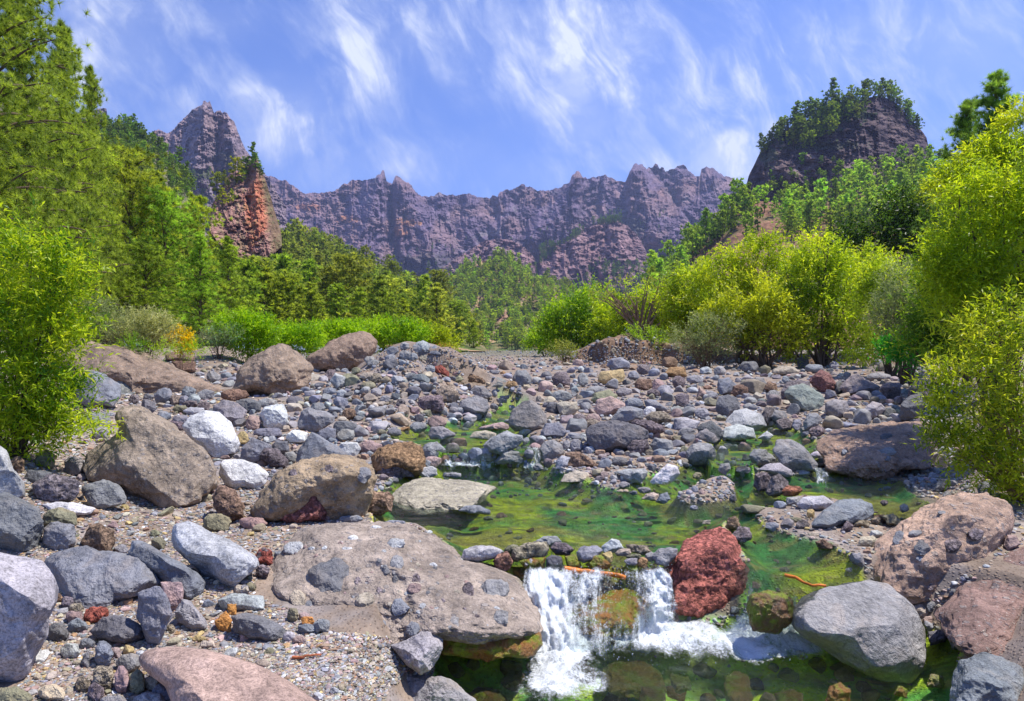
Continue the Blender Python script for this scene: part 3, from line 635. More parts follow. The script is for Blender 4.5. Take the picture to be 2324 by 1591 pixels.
# the dark butte on the right, its wooded apron, and the slope at its foot
butte = zc('T5', [322, 1060, 340, 960, 360, 870, 395, 800, 430, 730, 455, 680, 490, 640, 560, 585, 620, 545, 700, 505, 780, 470, 850, 440, 930, 400, 1000, 375, 1100, 350, 1180, 325, 1270, 300, 1330, 312, 1390, 335, 1440, 380, 1500, 450, 1560, 510, 1600, 555, 1630, 600, 1648, 690, 1665, 760, 1700, 830, 1800, 960])
hill('mountains', butte, zc('T5', [322, 1090, 900, 1080, 1200, 1000, 1800, 980]), 505, 560, 460, 260, crag(60, 18, .022, .010, 65, .5),
     rockcol((.095, .066, .07), (.16, .11, .105), 8, 11, .15, green=[(1770, 290, 120, 40, .9), (1900, 260, 90, 20, .9), (1850, 330, 120, 14, .5), (1740, 350, 30, 30, .6)], orange=[(1860, 415, 80, 9, .6, (.26, .22, .23)), (2050, 330, 40, 60, .4, (.2, .12, .1))]), M_HILL, 2.0, 1.4,
     depth_fn=lambda X, PY, T: .10*np.abs((X-1880)/230)**2*(1-.2*T)-.05*np.exp(-((X-1950)/60)**2))
hill('hills', [(1470, 650)]+list(zc('T5', [90, 1300, 150, 1240, 210, 1160, 250, 1090, 325, 1040, 400, 1050, 600, 1060, 800, 1035, 950, 1060, 1100, 960, 1200, 900, 1350, 870, 1500, 840, 1680, 820, 1800, 830]))+[(2400, 380), (2700, 330), (3300, 200)],
     [(1470, 790), (3300, 790)], 95, 430, 560, 180, crag(70, 20, .03, .012, 75), soilcol((.26, .14, .09), (.12, .13, .05), 12, .25), M_HILL, 1.5, 1.15)

# red spire of rock standing in front of the left peak
def spire():
    crest = np.concatenate([zc('T2', [1775, 330, 1785, 290, 1800, 250, 1850, 160, 1890, 90, 1910, 40]), zc('T1', [1940, 1480, 1990, 1450, 2050, 1440, 2100, 1400, 2130, 1350, 2150, 1310, 2172, 1305]), zc('T3', [115, 175, 130, 250, 165, 310, 190, 390, 205, 440, 220, 500, 250, 600, 270, 660, 280, 720])])
    bs = np.concatenate([zc('T2', [1775, 480, 1850, 580, 1900, 640, 2000, 690, 2100, 740]), zc('T3', [120, 900, 210, 850, 280, 780])])
    def colf(X, PY, T, V):
        x, y = X.ravel(), PY.ravel(); n = fbm(np.stack([x/30, y/40, x*0], 1), 4, 91); n2 = fbm(np.stack([x/7, y/7, x*0], 1), 4, 92)
        c = np.array([.36, .20, .165])+np.zeros((len(x), 3))
        m_ = (np.exp(-(((x-585)/32)**2+((y-470)/75)**2))*1.3+.3*n)[:, None]; m_ = sstep(.3, .75, m_); c = c*(1-m_)+np.array(RED)*m_
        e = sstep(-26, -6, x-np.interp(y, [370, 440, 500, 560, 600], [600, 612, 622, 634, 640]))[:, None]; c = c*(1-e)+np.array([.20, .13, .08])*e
        g = sstep(.1, .5, n2+.5*n)[:, None]*.45; c = c*(1-g)+np.array([.14, .15, .06])*g
        c = c*(1+.3*n2[:, None]); return c.reshape(X.shape+(3,))
    hill('red_rock_spire', crest, bs, 262, 345, 260, 240, crag(26, 9, .018, .008, 85), colf, M_HILL, 1.6, 1.2, kind='thing', label='red rock spire with pines on its tip, below the left peak', cat='rock spire',
         depth_fn=lambda X, PY, T: -.03*np.exp(-((X-600)/22)**2))
spire()
# ------------------------------------------------------------------ rocks
PAL = dict(grey=('smooth', (.27, .262, .262)), dark=('smooth', (.15, .148, .155)), blue=('smooth', (.225, .232, .257)), lilac=('white', (.375, .36, .375)), white=('white', (.60, .59, .58)), pale=('white', (.40, .40, .40)),
           tan=('rough', (.33, .27, .20)), beige=('smooth', (.42, .36, .28)), brown=('rough', (.27, .175, .12)), red=('rough', (.37, .105, .075)), pink=('smooth', (.36, .255, .235)), purple=('rough', (.23, .185, .19)),
           olive=('smooth', (.23, .215, .14)), yellow=('smooth', (.48, .36, .17)), orange=('smooth', (.55, .25, .07)), rust=('rough', (.38, .23, .12)), breccia=('breccia', (.36, .298, .25)), dirt=('breccia', (.30, .215, .155)), pitted=('breccia', (.36, .24, .17)), moss=('moss', (.16, .09, .03)))
WORD = dict(grey='grey', dark='dark grey', blue='blue-grey', lilac='lilac-grey', white='white', pale='pale grey', tan='tan', beige='beige', brown='brown', red='red', pink='pinkish', purple='purple-brown', olive='olive', yellow='yellowish', orange='orange', rust='rusty orange', breccia='pebbly brown', dirt='earthy brown', pitted='pitted brown', moss='mossy')
ROCKS = """
R5|lilac|-160,420 0,440 200,470 330,510 420,620 455,720 440,820 380,950 370,1080 280,1250 230,1400 110,1505 -60,1500 -160,1490|huge lilac-grey boulder cut by the left edge, in the lower left corner|the huge corner boulder|lean=.3 rg=.55
R5|dark|-100,-20 60,-20 200,30 310,100 345,190 330,270 280,390 180,450 60,430 -100,370|dark lumpy grey boulder on the left edge above the huge lilac-grey one|the dark edge boulder|
R1|pale|-60,1010 60,1090 110,1240 200,1350 215,1480 150,1520 -60,1520|pale speckled boulder under the left willow at the picture edge|the pale boulder under the willow|
R5|blue|340,500 420,440 560,395 680,390 780,445 1000,450 1140,455 1200,500 1250,600 1275,660 1200,710 1100,770 900,830 780,880 680,890 600,830 480,740 450,700 400,600|wide flat-topped blue-grey slab bridging smaller stones at lower left|the flat blue-grey slab|lean=1.1
R5|lilac|1345,290 1370,220 1470,190 1560,230 1700,310 1880,400 2000,470 2015,530 1960,610 1830,700 1700,660 1550,590 1430,480 1360,400|long pale grey wedge boulder tilted down to the right beside the pebbly boulder|the tilted grey wedge boulder|lean=.6
R5|blue|985,440 1030,340 1100,335 1250,420 1400,510 1540,590 1590,660 1570,740 1500,810 1430,790 1300,680 1150,560|smooth blue-grey slab behind the wide flat-topped slab||lean=.8
R5|blue|1080,760 1200,700 1250,700 1290,780 1340,900 1300,1020 1240,1170 1150,1150 1100,1000 1075,940|upright blue-grey shard leaning against the wide flat-topped slab|the leaning shard|lean=.2
R5|pink|1250,665 1420,665 1425,820 1380,900 1300,880|pinkish white stone with rusty stains behind the leaning shard||
R5|dark|690,1050 800,940 900,918 1010,960 1130,1020 1150,1100 1080,1140 860,1150 740,1100|dark pointed stone below the wide flat-topped slab|the dark pointed stone|
R5|grey|1365,900 1420,800 1490,820 1600,960 1610,1040 1500,1040 1390,980|grey three-cornered stone left of the orange stone||
R5|orange|1660,970 1760,890 1810,960 1790,1060 1700,1040|bright orange angular stone on the gravel|the bright orange stone|
R5|orange|1770,838 1840,838 1840,925 1780,925|small orange stone standing just above the bright orange one||
R5|white|330,60 480,40 600,50 740,90 700,130 560,170 400,120|flat white granular rock with a bent twig on it|the flat white rock|lean=1.6
R5|olive|330,90 600,265|olive speckled boulder below the flat white rock||
R5|blue|330,195 585,420|||
R5|brown|640,210 890,450|brown grainy rounded stone behind the wide flat-topped slab||
R5|grey|885,370 1000,455|||
R5|olive|1580,135 1805,275|greenish-grey domed stone above the tilted grey wedge boulder||
R6|pink|-10,160 200,255|||
R5|purple|1985,400 2130,540|||
R6|red|100,400 245,540|||
R6|purple|110,525 215,645|||
R6|blue|250,425 330,500|||
R5|red|655,855 850,985|dull red rounded stone under the wide flat-topped slab||
R5|pink|515,890 655,995|||
R5|blue|525,950 685,1060|||
R5|dark|375,985 540,1135|||
R5|pale|470,1140 630,1265|pale grey pitted rounded stone right of the huge corner boulder||
R5|blue|735,1125 880,1335|||
R5|grey|900,1225 1095,1375|||
R5|pink|865,1175 945,1258|||
R5|yellow|955,1155 1050,1238|||
R5|pale|1060,1200 1130,1278|||
R5|tan|725,1315 885,1520|||
R5|pink|890,1320 1010,1540|pinkish split stone standing left of the pale green one||
R5|olive|995,1345 1130,1545|pale greenish upright stone left of the pink granite slab||
R5|blue|1180,1460 1380,1595|||
R5|pale|1040,1525 1300,1640|||
R5|purple|690,1450 805,1595|||
R5|tan|585,1410 705,1525|||
R5|beige|300,1460 505,1600|||
R5|olive|-50,1485 260,1640|greenish stone cut by the bottom left corner||
R5|purple|480,775 575,880|||
R5|brown|430,755 490,830|||
R5|tan|535,830 650,900|||
R5|tan|1295,995 1360,1065|||
R5|yellow|1500,1080 1600,1130|||
R5|beige|1560,1118 1675,1185|||
R5|olive|1175,315 1300,412|||
R5|olive|1170,260 1245,315|||
R5|beige|1830,685 1945,765|||
R5|tan|1915,668 1995,735|||
R5|blue|620,1100 740,1185|||
R5|grey|640,1215 700,1330|||
R5|yellow|935,60 1010,105|||
R5|beige|1120,1400 1250,1520|||
R5|grey|775,1550 1000,1640|||
R5|pale|860,1030 0,0|skip||
R5|pale|1695,755 2055,895|white smooth wavy stone above the bright orange stone||
R6|dark|-90,930 0,905 120,930 250,970 335,1030 330,1100 200,1138 100,1125 -40,1060|dark blue-black stone right of the bright orange stone||
R5|red|1110,1220 1200,1180 1400,1165 1600,1190 1800,1260 1990,1310 2082,1345 2262,1440 2382,1530 2482,1600 2482,1750 1400,1750 1300,1480 1180,1390 1090,1290|broad flat reddish granite slab flush with the gravel at the bottom|the reddish granite slab|lean=1.3 tf=.8 df=.93 col=.41,.285,.245 mat=white rg=.5
R6|breccia|60,700 200,590 330,430 480,260 700,205 1000,210 1280,230 1450,310 1600,410 1720,490 1900,520 2091,600 2170,680 2270,820 2310,960 2310,1050 2091,1085 1800,1105 1550,1100 1300,1105 1100,1095 680,1050 500,930 330,860 120,780|huge pebbly brown boulder studded with stones, left of the cascade|the huge pebbly boulder|lean=1.5 tf=.7
R6|moss|1540,1110 1700,1090 2091,1070 2300,1040 2340,1150 2250,1240 1900,1260 1560,1230|orange-brown mossy ledge under the huge pebbly boulder at the waterline||lean=.8 tf=.5 df=.92 col=.22,.11,.04
R6|lilac|1160,1160 1300,1110 1400,1045 1480,1055 1560,1110 1572,1180 1540,1260 1470,1350 1390,1395 1280,1300|blue-grey boulder at the edge of the lower pool below the pebbly boulder||lean=.7 df=.95
R6|grey|1115,1595 1140,1500 1250,1410 1400,1382 1550,1400 1680,1480 1760,1540 1850,1600 1850,1700 1115,1700|speckled grey round boulder cut by the bottom edge beside the lower pool|the grey boulder at the bottom edge|
R6|olive|355,865 440,980|||
R6|orange|465,930 570,1005|||
R6|pink|440,900 530,965|||
R6|blue|555,955 690,1070|||
R6|lilac|320,1050 425,1135|||
R6|pink|395,1080 505,1148|||
R6|blue|440,990 590,1072|||
R6|blue|760,145 950,205|||
R6|pink|640,145 690,190|||
R6|blue|1105,185 1275,232|||
R6|olive|30,670 110,740|||
R6|grey|-10,690 60,770|||
R6|pale|555,1520 640,1591|||
R6|pale|685,1480 755,1540|||
R6|beige|1090,1380 1160,1420|||
R6|beige|440,1180 510,1225|||
R1|white|1720,752 1850,775 1960,850 2040,1030 2000,1120 1830,1165 1700,1070 1580,960 1545,880 1620,800|big white boulder behind the brown breccia boulder|the big white boulder|
R1|breccia|975,740 1050,705 1190,708 1330,800 1560,930 1730,1080 1850,1250 1850,1370 1760,1470 1600,1575 1400,1555 1230,1500 1060,1470 980,1400 760,1330 735,1240 780,1110 900,1010 1000,890 955,820|large brown-grey breccia boulder sloping down to the right, right of the left willow|the large breccia boulder|lean=.7 col=.30,.245,.185
R1|white|1900,1165 2040,1160 2180,1200 2270,1290 2250,1370 2150,1420 2000,1410 1900,1370 1850,1290 1860,1200|white and grey oval boulder below the big white one|the white oval boulder|
R1|purple|275,1300 660,1535|dark purple-grey round boulder left of the large breccia boulder|the purple round boulder|
R1|grey|690,1340 1075,1590|smooth grey oval boulder at the foot of the large breccia boulder||
R1|blue|610,610 700,450 790,410 900,450 1010,530 1015,640 960,720 760,730 620,680|big blue-grey block beside the left willow|the block by the willow|
R1|rust|790,130 860,80 950,115 1020,130 1052,175 1045,222 960,222 890,225 800,190|rusty orange rock lying on top of the sloping brown slab|the rusty orange rock|
R1|dirt|420,330 560,190 660,120 800,170 900,205 1000,205 1200,280 1400,340 1600,430 1900,580 1800,615 1500,600 1150,610 950,560 740,520 600,560 500,480|long sloping brown rock slab behind the left willow|the long sloping slab|lean=1.3 tf=.6
R1|grey|900,440 960,440 1080,500 1160,550 1140,600 1000,605 910,560|smooth grey sheet of rock at the foot of the long sloping slab||lean=1.5
R1|brown|1400,280 1470,250 1600,260 1650,300 1640,340 1560,330 1400,320|||
R1|brown|1440,330 1650,330 1655,420 1600,430 1500,390|||
R1|dark|190,1255 440,1375|||
R1|olive|285,1085 465,1250|||
R1|grey|545,1140 720,1305|||
R1|brown|80,1140 210,1290|||
R1|blue|1300,560 1465,702|||
R1|purple|1090,615 1180,697|||
R1|dark|1210,608 1305,667|||
R1|blue|1535,540 1660,650|||
R1|grey|1660,570 1810,660|||
R1|brown|1870,572 2110,668|brown egg-shaped stone right of the long sloping slab|the brown egg-shaped stone|
R1|grey|1805,660 2090,870|||
R1|dark|1985,642 2210,775|||
R1|dark|1190,655 1320,787|||
R1|tan|1440,620 1530,705|||
R1|blue|1515,620 1600,702|||
R1|purple|1550,665 1675,724|||
R1|pale|1545,718 1730,795|||
R1|pale|1585,610 1700,700|||
R1|purple|1680,670 1780,765|||
R1|olive|1460,700 1590,770|||
R1|blue|1330,755 1455,845|||
R1|blue|1460,785 1610,865|||
R1|purple|1420,840 1570,925|||
R1|pink|2080,790 2215,915|||
R1|yellow|2000,920 2105,1050|||
R1|grey|1745,415 1870,512|||
R1|grey|700,760 940,900|||
R1|grey|780,880 930,1000|||
R2|blue|0,1060 100,985 250,1040 260,1120 150,1200 0,1190|||
R2|purple|150,1120 210,1070 300,1085 400,1170 390,1235 240,1235|lumpy purple-grey stone right of the white oval boulder||
R2|blue|100,895 340,985|||
R1|brown|1785,1480 1850,1390 1990,1420 2070,1560 2060,1650 1950,1700 1850,1620|brown broken block between the large breccia boulder and the tan boulder||
R2|white|150,780 190,720 300,695 355,700 385,760 400,860 375,905 260,910 180,880|white square-cut boulder left of the flat-topped grey one|the white square boulder|
R2|grey|470,840 500,760 570,728 700,750 785,800 770,850 680,905 600,945 480,905|grey flat-topped boulder with a straight cut left side|the grey flat-topped boulder|
R2|blue|465,1190 470,1080 540,1010 600,935 660,970 800,1050 930,1120 960,1200 700,1250 480,1250|large sloping blue-grey lava boulder behind the tan boulder||
R2|pitted|60,1600 180,1420 300,1290 480,1200 650,1140 780,1110 900,1125 1040,1170 1120,1240 1140,1330 1110,1450 1040,1591 1000,1660 700,1690 330,1700 120,1690|huge tan and brown boulder beside the beige slab, in the centre left|the huge tan boulder|lean=.45 tf=.75 col=.36,.25,.16
R2|red|300,1450 350,1400 480,1395 640,1440 720,1520 740,1600 700,1680 500,1700 330,1680 270,1560|dark reddish boulder under the huge tan boulder||col=.27,.12,.10
R2|brown|1040,1591 1100,1440 1250,1440 1290,1490 1270,1600 1180,1625 1060,1625|brown-grey rounded boulder between the huge tan boulder and the green pool||
R2|rust|1110,1130 1180,1070 1320,1025 1430,1025 1530,1070 1565,1170 1530,1260 1480,1300 1300,1310 1130,1250|orange-brown rounded boulder behind the purple-brown one|the orange-brown boulder|
R2|purple|1155,1290 1170,1180 1240,1105 1310,1105 1380,1160 1450,1260 1455,1310 1300,1318 1190,1310|purple-brown smooth boulder in front of the orange-brown boulder|the purple-brown boulder|
R2|grey|1520,1080 1560,1035 1650,1015 1740,1090 1730,1150 1650,1175 1560,1150|grey dome-shaped boulder left of the small upper cascade||
R2|pale|1490,1220 1660,1322|||
R2|pink|1555,1135 1690,1232|||
R2|blue|1535,1165 1600,1232|||
R2|grey|1700,1272 1855,1318|flat grey stone breaking the surface of the pool near the small cascade||
R2|white|790,1015 1010,1145|white and grey striped stone behind the orange-brown boulder||
R2|pink|985,1005 1190,1122|||
R2|white|370,915 560,1028|white long stone below the grey flat-topped boulder||
R2|dark|775,835 985,968|||
R2|grey|805,905 955,1008|||
R2|blue|640,895 800,1003|||
R2|dark|265,1005 405,1124|||
R2|grey|355,1090 470,1200|||
R2|beige|1290,1440 1400,1370 1560,1320 1700,1340 1900,1345 2100,1385 2135,1410 2060,1480 2010,1545 1837,1600 1740,1607 1520,1620 1400,1600 1270,1530|flat beige pebbly slab jutting into the green pool|the flat beige slab|lean=3.2 tf=1.0 mat=breccia
R6|blue|1680,110 1740,70 1850,65 1940,110 1935,140 1800,130|||
R2|purple|1475,700 1500,640 1600,615 1690,630 1720,690 1700,755 1600,770 1500,765|pinkish-purple boulder left of the grey faceted one||
R2|grey|1835,720 1860,660 1980,625 2080,650 2105,720 2060,780 1980,805 1900,770|grey faceted boulder left of the beige round boulder|the grey faceted boulder|
R2|brown|1860,470 1890,410 1980,395 2070,410 2095,470 2080,520 2000,538 1900,510|brown round boulder upstream by the far stream|the brown round boulder|
R2|tan|1650,600 1700,540 1790,535 1840,620 1800,690 1680,680|||
R2|grey|1930,580 1970,535 2060,550 2120,620 2080,650 1960,640|||
R2|pink|1575,790 1735,900|||
R2|grey|1585,960 1600,890 1700,885 1810,940 1815,965 1700,992 1600,990|grey boulder on the bank of the small upper stream||
R2|grey|1230,890 1350,967|||
R2|grey|1425,845 1570,937|||
R2|beige|1930,980 1970,930 2060,915 2150,940 2150,1000|beige stone above the lip of the small cascade||
R2|pink|2010,890 2200,845 2260,870 2260,912 2010,912|||
R2|pale|745,500 790,430 895,470 870,540 810,570|||
R2|purple|705,400 800,505|||
R2|beige|1000,425 1130,492|||
R2|tan|1090,430 1190,522|||
R2|olive|1010,500 1140,572|||
R2|grey|1045,165 1165,268|grey round boulder highest left on the boulder heap|the boulder heap|
R2|blue|1135,150 1265,222|||
R2|blue|1225,205 1330,288|||
R2|grey|1335,240 1440,318|||
R2|blue|1440,185 1545,262|||
R2|pale|1475,155 1600,242|pale boulder at the top of the boulder heap||
R2|blue|1575,270 1600,215 1640,195 1695,280|||
R2|beige|1480,250 1580,332|||
R2|dark|1195,310 1325,402|||
R2|grey|1210,275 1310,332|||
R2|grey|1035,290 1130,352|||
R2|grey|1060,320 1170,378|||
R2|blue|1410,260 1490,327|||
R2|grey|1340,170 1420,237|||
R2|olive|1190,140 1290,197|||
R2|grey|1660,280 1725,352|||
R2|red|1620,380 1680,360 1750,420 1755,465 1640,420|rusty red stone on the right flank of the boulder heap||
R2|tan|1815,330 1925,407|||
R2|blue|1555,360 1640,432|||
R2|grey|1095,555 1185,628|||
R2|blue|770,630 905,725|||
R2|dark|375,628 530,708|||
R2|blue|685,555 810,613|||
R2|brown|930,615 1000,682|||
R2|brown|855,730 965,833|||
R2|blue|580,680 710,770|||
R2|grey|140,640 310,730|||
R2|pale|800,570 890,640|||
R2|tan|1345,560 1420,610|||
R2|purple|1310,650 1390,725|||
R2|grey|1170,620 1260,690|||
R2|beige|810,800 890,840|||
R2|tan|1010,850 1090,885|||
R2|beige|1180,830 1240,875|||
R2|dirt|-110,600 -60,530 0,400 120,300 220,210 340,183 430,215 500,290 570,350 610,390 570,480 520,560 420,610 200,625 30,625|conical mound of brown earthy rock left of the boulder heap|the conical brown mound|lean=.6
R2|dirt|540,300 650,235 780,160 900,110 1000,82 1080,110 1125,155 1120,260 1060,380 850,410 640,400 560,360|brown earthy mound leaning on the boulder heap|the second brown mound|lean=.7
R3|grey|215,820 250,740 330,680 400,665 470,710 530,790 545,860 520,910 430,940 270,915 220,880|big round brownish-grey boulder upstream of the small cascade|the big round grey boulder|col=.25,.22,.205
R3|dark|865,930 900,870 1000,835 1130,828 1280,860 1400,920 1410,990 1370,1030 1200,1090 1080,1115 960,1105 880,1020|large dark oval boulder in the middle of the stream bed|the large dark oval boulder|lean=.25
R3|purple|1210,1060 1260,1000 1380,995 1400,1060 1350,1125 1260,1130|brown-pink stone leaning on the large dark oval boulder||
R3|blue|485,930 530,860 640,850 710,930 690,975 500,975|||
R3|grey|475,1080 520,1010 600,990 670,1050 680,1120 600,1170 500,1160|grey boulder right of the right-hand thread of the small cascade||
R3|grey|0,1040 60,980 200,925 330,960 340,1000 290,1060 150,1120 20,1110|dark grey boulder splitting the small cascade|the cascade-splitting boulder|
R3|grey|85,1190 160,1100 240,1078 300,1100 355,1160 330,1205 120,1205|||
R3|pale|430,960 535,1012|||
R3|lilac|610,1245 620,1170 660,1130 735,1145 710,1220 680,1248|||
R3|brown|700,1110 820,1100 965,1200 960,1230 720,1228|||
R3|grey|730,990 845,1098|||
R3|grey|672,1000 740,1087|||
R3|grey|1720,1100 1760,1040 1840,1015 1930,1035 1970,1100 1960,1160 1880,1212 1770,1218 1725,1160|tall rounded grey boulder beside the green rivulet|the tall grey boulder|lean=.2
R3|dark|1805,900 1850,850 1930,838 2010,890 2030,960 2000,1005 1850,1000|dark grey smooth boulder behind the light oval one||
R3|grey|1795,970 1830,920 1890,905 1960,950 1995,1000 1950,1025 1830,1010|||
R3|pale|2035,860 2120,745 2230,735 2350,780 2400,880 2300,920 2080,900|pale grey smooth outcrop rising from the right green pool|the pale outcrop|lean=.9
R3|pale|2005,985 2050,890 2150,865 2290,900 2310,985 2120,1000|||lean=.9
R3|dark|1970,680 2000,630 2080,615 2150,640 2180,720 2150,780 2050,810 1980,760|dark grey split boulder behind the pale outcrop||
R3|grey|1785,725 1920,817|||
R3|grey|1585,710 1720,778|||
R3|lilac|1610,920 1620,810 1700,805 1840,840 1810,900 1700,935|pale lilac-grey squared block right of the large dark oval boulder||
R3|grey|1645,895 1805,988|||
R3|purple|1245,850 1300,825 1430,840 1535,880 1540,925 1480,950 1340,910|reddish-purple porous slab behind the large dark oval boulder||
R3|tan|1370,800 1430,757 1560,765 1600,820 1560,860 1400,845|||
R3|pink|940,750 960,660 1080,625 1200,690 1190,740 1080,790 1000,800|pinkish white boulder with a ridged top behind the large dark oval boulder|the pinkish white boulder|col=.50,.36,.31
R3|beige|620,690 680,672 790,680 805,740 760,790 660,800|||
R3|blue|1080,830 1150,730 1250,710 1350,740 1350,820 1200,860|||
R3|blue|1360,660 1450,655 1565,740 1540,765 1380,720|||
R3|blue|1200,640 1360,735|||
R3|white|1355,710 1460,802|||
R3|purple|760,775 870,883|||
R3|pink|865,775 990,853|||
R3|tan|860,815 990,903|||
R3|olive|920,660 940,600 1060,570 1130,620 1120,690 960,695|||
R3|grey|575,575 750,672|||
R3|grey|865,540 1035,622|||
R3|yellow|965,500 990,420 1180,400 1200,460 1170,520 1010,525|flat yellowish tan block among grey boulders in mid stream bed|the yellowish block|
R3|brown|1275,520 1310,480 1420,485 1440,540 1400,575 1290,572|brown rounded boulder right of the yellowish block||
R3|pink|1430,485 1530,588|||
R3|blue|1035,370 1080,310 1160,300 1240,340 1240,390 1100,405|||
R3|purple|585,470 620,425 700,420 735,480 720,540 600,545|||
R3|grey|240,480 280,410 360,400 415,470 400,530 300,545|||
R3|grey|800,430 890,548|||
R3|blue|1220,415 1325,492|||
R3|purple|1600,455 1710,558|||
R3|brown|1515,295 1650,382|||
R3|purple|1300,355 1410,445|||
R3|grey|1720,450 1870,518|||
R3|blue|1980,560 1990,480 2080,470 2145,540 2120,610 2010,620|||
R3|grey|1950,370 2050,452|||
R3|brown|2100,530 2240,638|||
R3|grey|1845,580 1985,652|||
R3|purple|1625,600 1745,713|||
R3|pink|1800,650 1830,545 1890,600 1870,650|||
R3|rust|1530,440 1580,380 1700,385 1730,460 1600,470|||
R3|purple|1390,570 1500,632|||
R3|grey|1120,555 1260,628|||
R3|dark|2180,330 2330,428|||
R3|grey|740,262 810,303|||
R3|tan|1070,213 1130,278|||
R3|grey|50,470 190,560|||
R3|rust|180,500 290,560|||
R3|blue|45,515 185,612|||
R3|grey|110,585 250,660|||
R3|grey|75,620 235,698|||
R3|white|1410,1350 1460,1290 1560,1200 1640,1215 1665,1280 1620,1340 1560,1378 1440,1372|white angular boulder on the gravel bar above the main pool|the white angular boulder|
R3|lilac|1130,1270 1200,1245 1360,1240 1390,1270 1340,1370 1240,1350|pale grey wedge left of the white angular boulder||
R3|beige|650,1355 690,1290 780,1262 880,1270 935,1335 920,1358|flat beige oval rock rising from the main pool||lean=.9
R3|grey|420,1200 510,1262|||
R3|beige|1340,1500 1370,1455 1440,1440 1490,1460 1470,1515|||
R3|blue|1455,1525 1500,1460 1555,1440 1590,1500 1530,1540|||
R3|dark|1085,1140 1220,1222|||
R3|grey|1410,1040 1450,980 1600,1000 1610,1070 1560,1115 1440,1090|||
R3|grey|1305,1395 1420,1447|||
R3|grey|1985,1260 2010,1200 2080,1195 2095,1240 2050,1300|||
R3|grey|2135,1215 2265,1287|||
R3|grey|1145,1350 1240,1407|||
R3|beige|1125,1415 1230,1442|||
R3|dark|1235,1425 1305,1467|||
R3|blue|1750,1550 1820,1595|||
R3|olive|1770,1270 1850,1330|||
R3|pink|990,1265 1060,1335|||
R4|olive|275,600 320,550 430,520 500,545 570,600 620,650 600,710 540,750 440,757 370,715 300,650|greenish-grey rugged boulder on the right stream bed|the greenish rugged boulder|col=.25,.27,.245
R4|purple|240,590 300,510 400,490 480,500 490,560 450,640 260,650|||
R4|red|485,500 540,430 590,403 640,430 725,520 720,580 640,600 580,590 520,545|reddish pointed boulder behind the greenish rugged one|the reddish pointed boulder|col=.31,.15,.135
R4|pink|745,560 790,500 850,450 900,437 960,480 1090,545 1080,585 960,610 820,608|broad pinkish-grey boulder with a tapering right end|the broad pinkish boulder|col=.29,.235,.235
R4|purple|1080,515 1268,652|||
R4|grey|620,680 700,655 800,665 830,740 790,810 680,815 625,770|blocky grey boulder below the broad pinkish one||
R4|grey|925,805 950,740 1020,675 1100,685 1135,740 1060,805 980,828|||
R4|dark|1085,720 1220,812|||
R4|dark|1245,800 1260,700 1340,625 1430,600 1470,700 1420,810 1300,840|dark rounded boulder half under the right willow|the dark boulder under the willow|
R4|purple|1310,680 1330,560 1420,480 1520,490 1540,640 1400,700|||
R4|dark|705,490 775,612|||
R4|pitted|530,1060 560,1000 700,920 900,890 1180,860 1300,845 1520,870 1560,1000 1500,1190 1480,1235 1250,1265 1120,1325 850,1295 640,1245 600,1130|large sloping brown bedrock hump beside the right green pool|the brown bedrock hump|lean=1.4 tf=.7 col=.34,.215,.15
R4|grey|175,1090 210,1000 330,990 420,1050 500,1130 550,1200 530,1255 420,1270 290,1265 240,1190|smooth grey wedge boulder left of the brown bedrock hump|the smooth wedge boulder|
R4|lilac|50,1250 130,1200 240,1195 330,1250 350,1300 300,1318 200,1290|||
R4|purple|10,1390 30,1290 120,1270 180,1320 160,1410 60,1430|||
R4|purple|125,1440 170,1310 230,1285 300,1350 310,1420 240,1468 150,1468|rough purple boulder left of the small red rock||
R4|red|245,1430 300,1385 400,1390 425,1420 380,1470 280,1472|small rusty red rock by the right green pool||col=.40,.17,.10
R4|grey|-20,1130 20,1070 120,1080 205,1160 190,1220 20,1230|||
R4|blue|435,850 480,770 560,775 600,830 540,900 450,912|||
R4|purple|210,810 345,922|||
R4|blue|340,820 425,922|||
R4|grey|150,800 190,740 280,760 320,850 220,880|||
R4|purple|60,830 120,720 190,730 190,800 120,880|||
R4|purple|480,885 630,978|||
R4|pale|40,985 130,920 185,960 140,1008|||
R4|grey|120,575 250,672|||
R4|brown|105,505 215,597|||
R4|grey|0,465 125,552|||
R4|blue|255,455 320,522|||
R4|blue|450,355 610,432|||
R4|dark|385,293 485,388|||
R4|beige|170,372 400,452|||
R4|rust|25,340 60,300 130,293 190,345 100,352|orange domed boulder at the foot of the yellow-green willows||col=.50,.22,.12
R4|grey|1025,300 1110,372|||
R4|olive|1070,330 1205,418|||
R4|grey|970,430 1190,497|||
R4|grey|1430,375 1570,457|||
R4|grey|655,330 740,398|||
R4|pink|870,310 945,368|||
R4|pink|1205,625 1280,690|||
R4|grey|1610,340 1640,290 1760,270 1830,320 1800,360|||
R8|grey|270,70 270,5 380,0 380,60|||
R8|lilac|350,60 400,5 560,-10 640,50 600,100 400,110|flat-topped pale block left of the pale cracked slab||
R8|blue|440,240 560,110 680,30 840,20 940,60 950,135 880,185 780,205 680,215 560,250|pale blue-grey cracked slab on the right gravel bar|the pale cracked slab|lean=1.0
R4|dark|1515,1440 1590,1330 1665,1330 1650,1420 1560,1448|||
R4|grey|1615,1430 1695,1502|||
R4|dark|1910,1340 2080,1482|||
R4|grey|2060,1440 2140,1502|||
R4|grey|1280,1335 1345,1382|||
R8|pitted|940,480 1000,370 1100,290 1270,190 1340,120 1500,10 1640,-30 1800,-10 1960,70 2015,150 2000,260 1920,380 1830,530 1600,650 1450,750 1260,830 1120,780 1000,680 950,590|huge rough brown boulder with dark pits on the right|the huge pitted boulder|lean=.7 tf=.8 col=.42,.30,.215
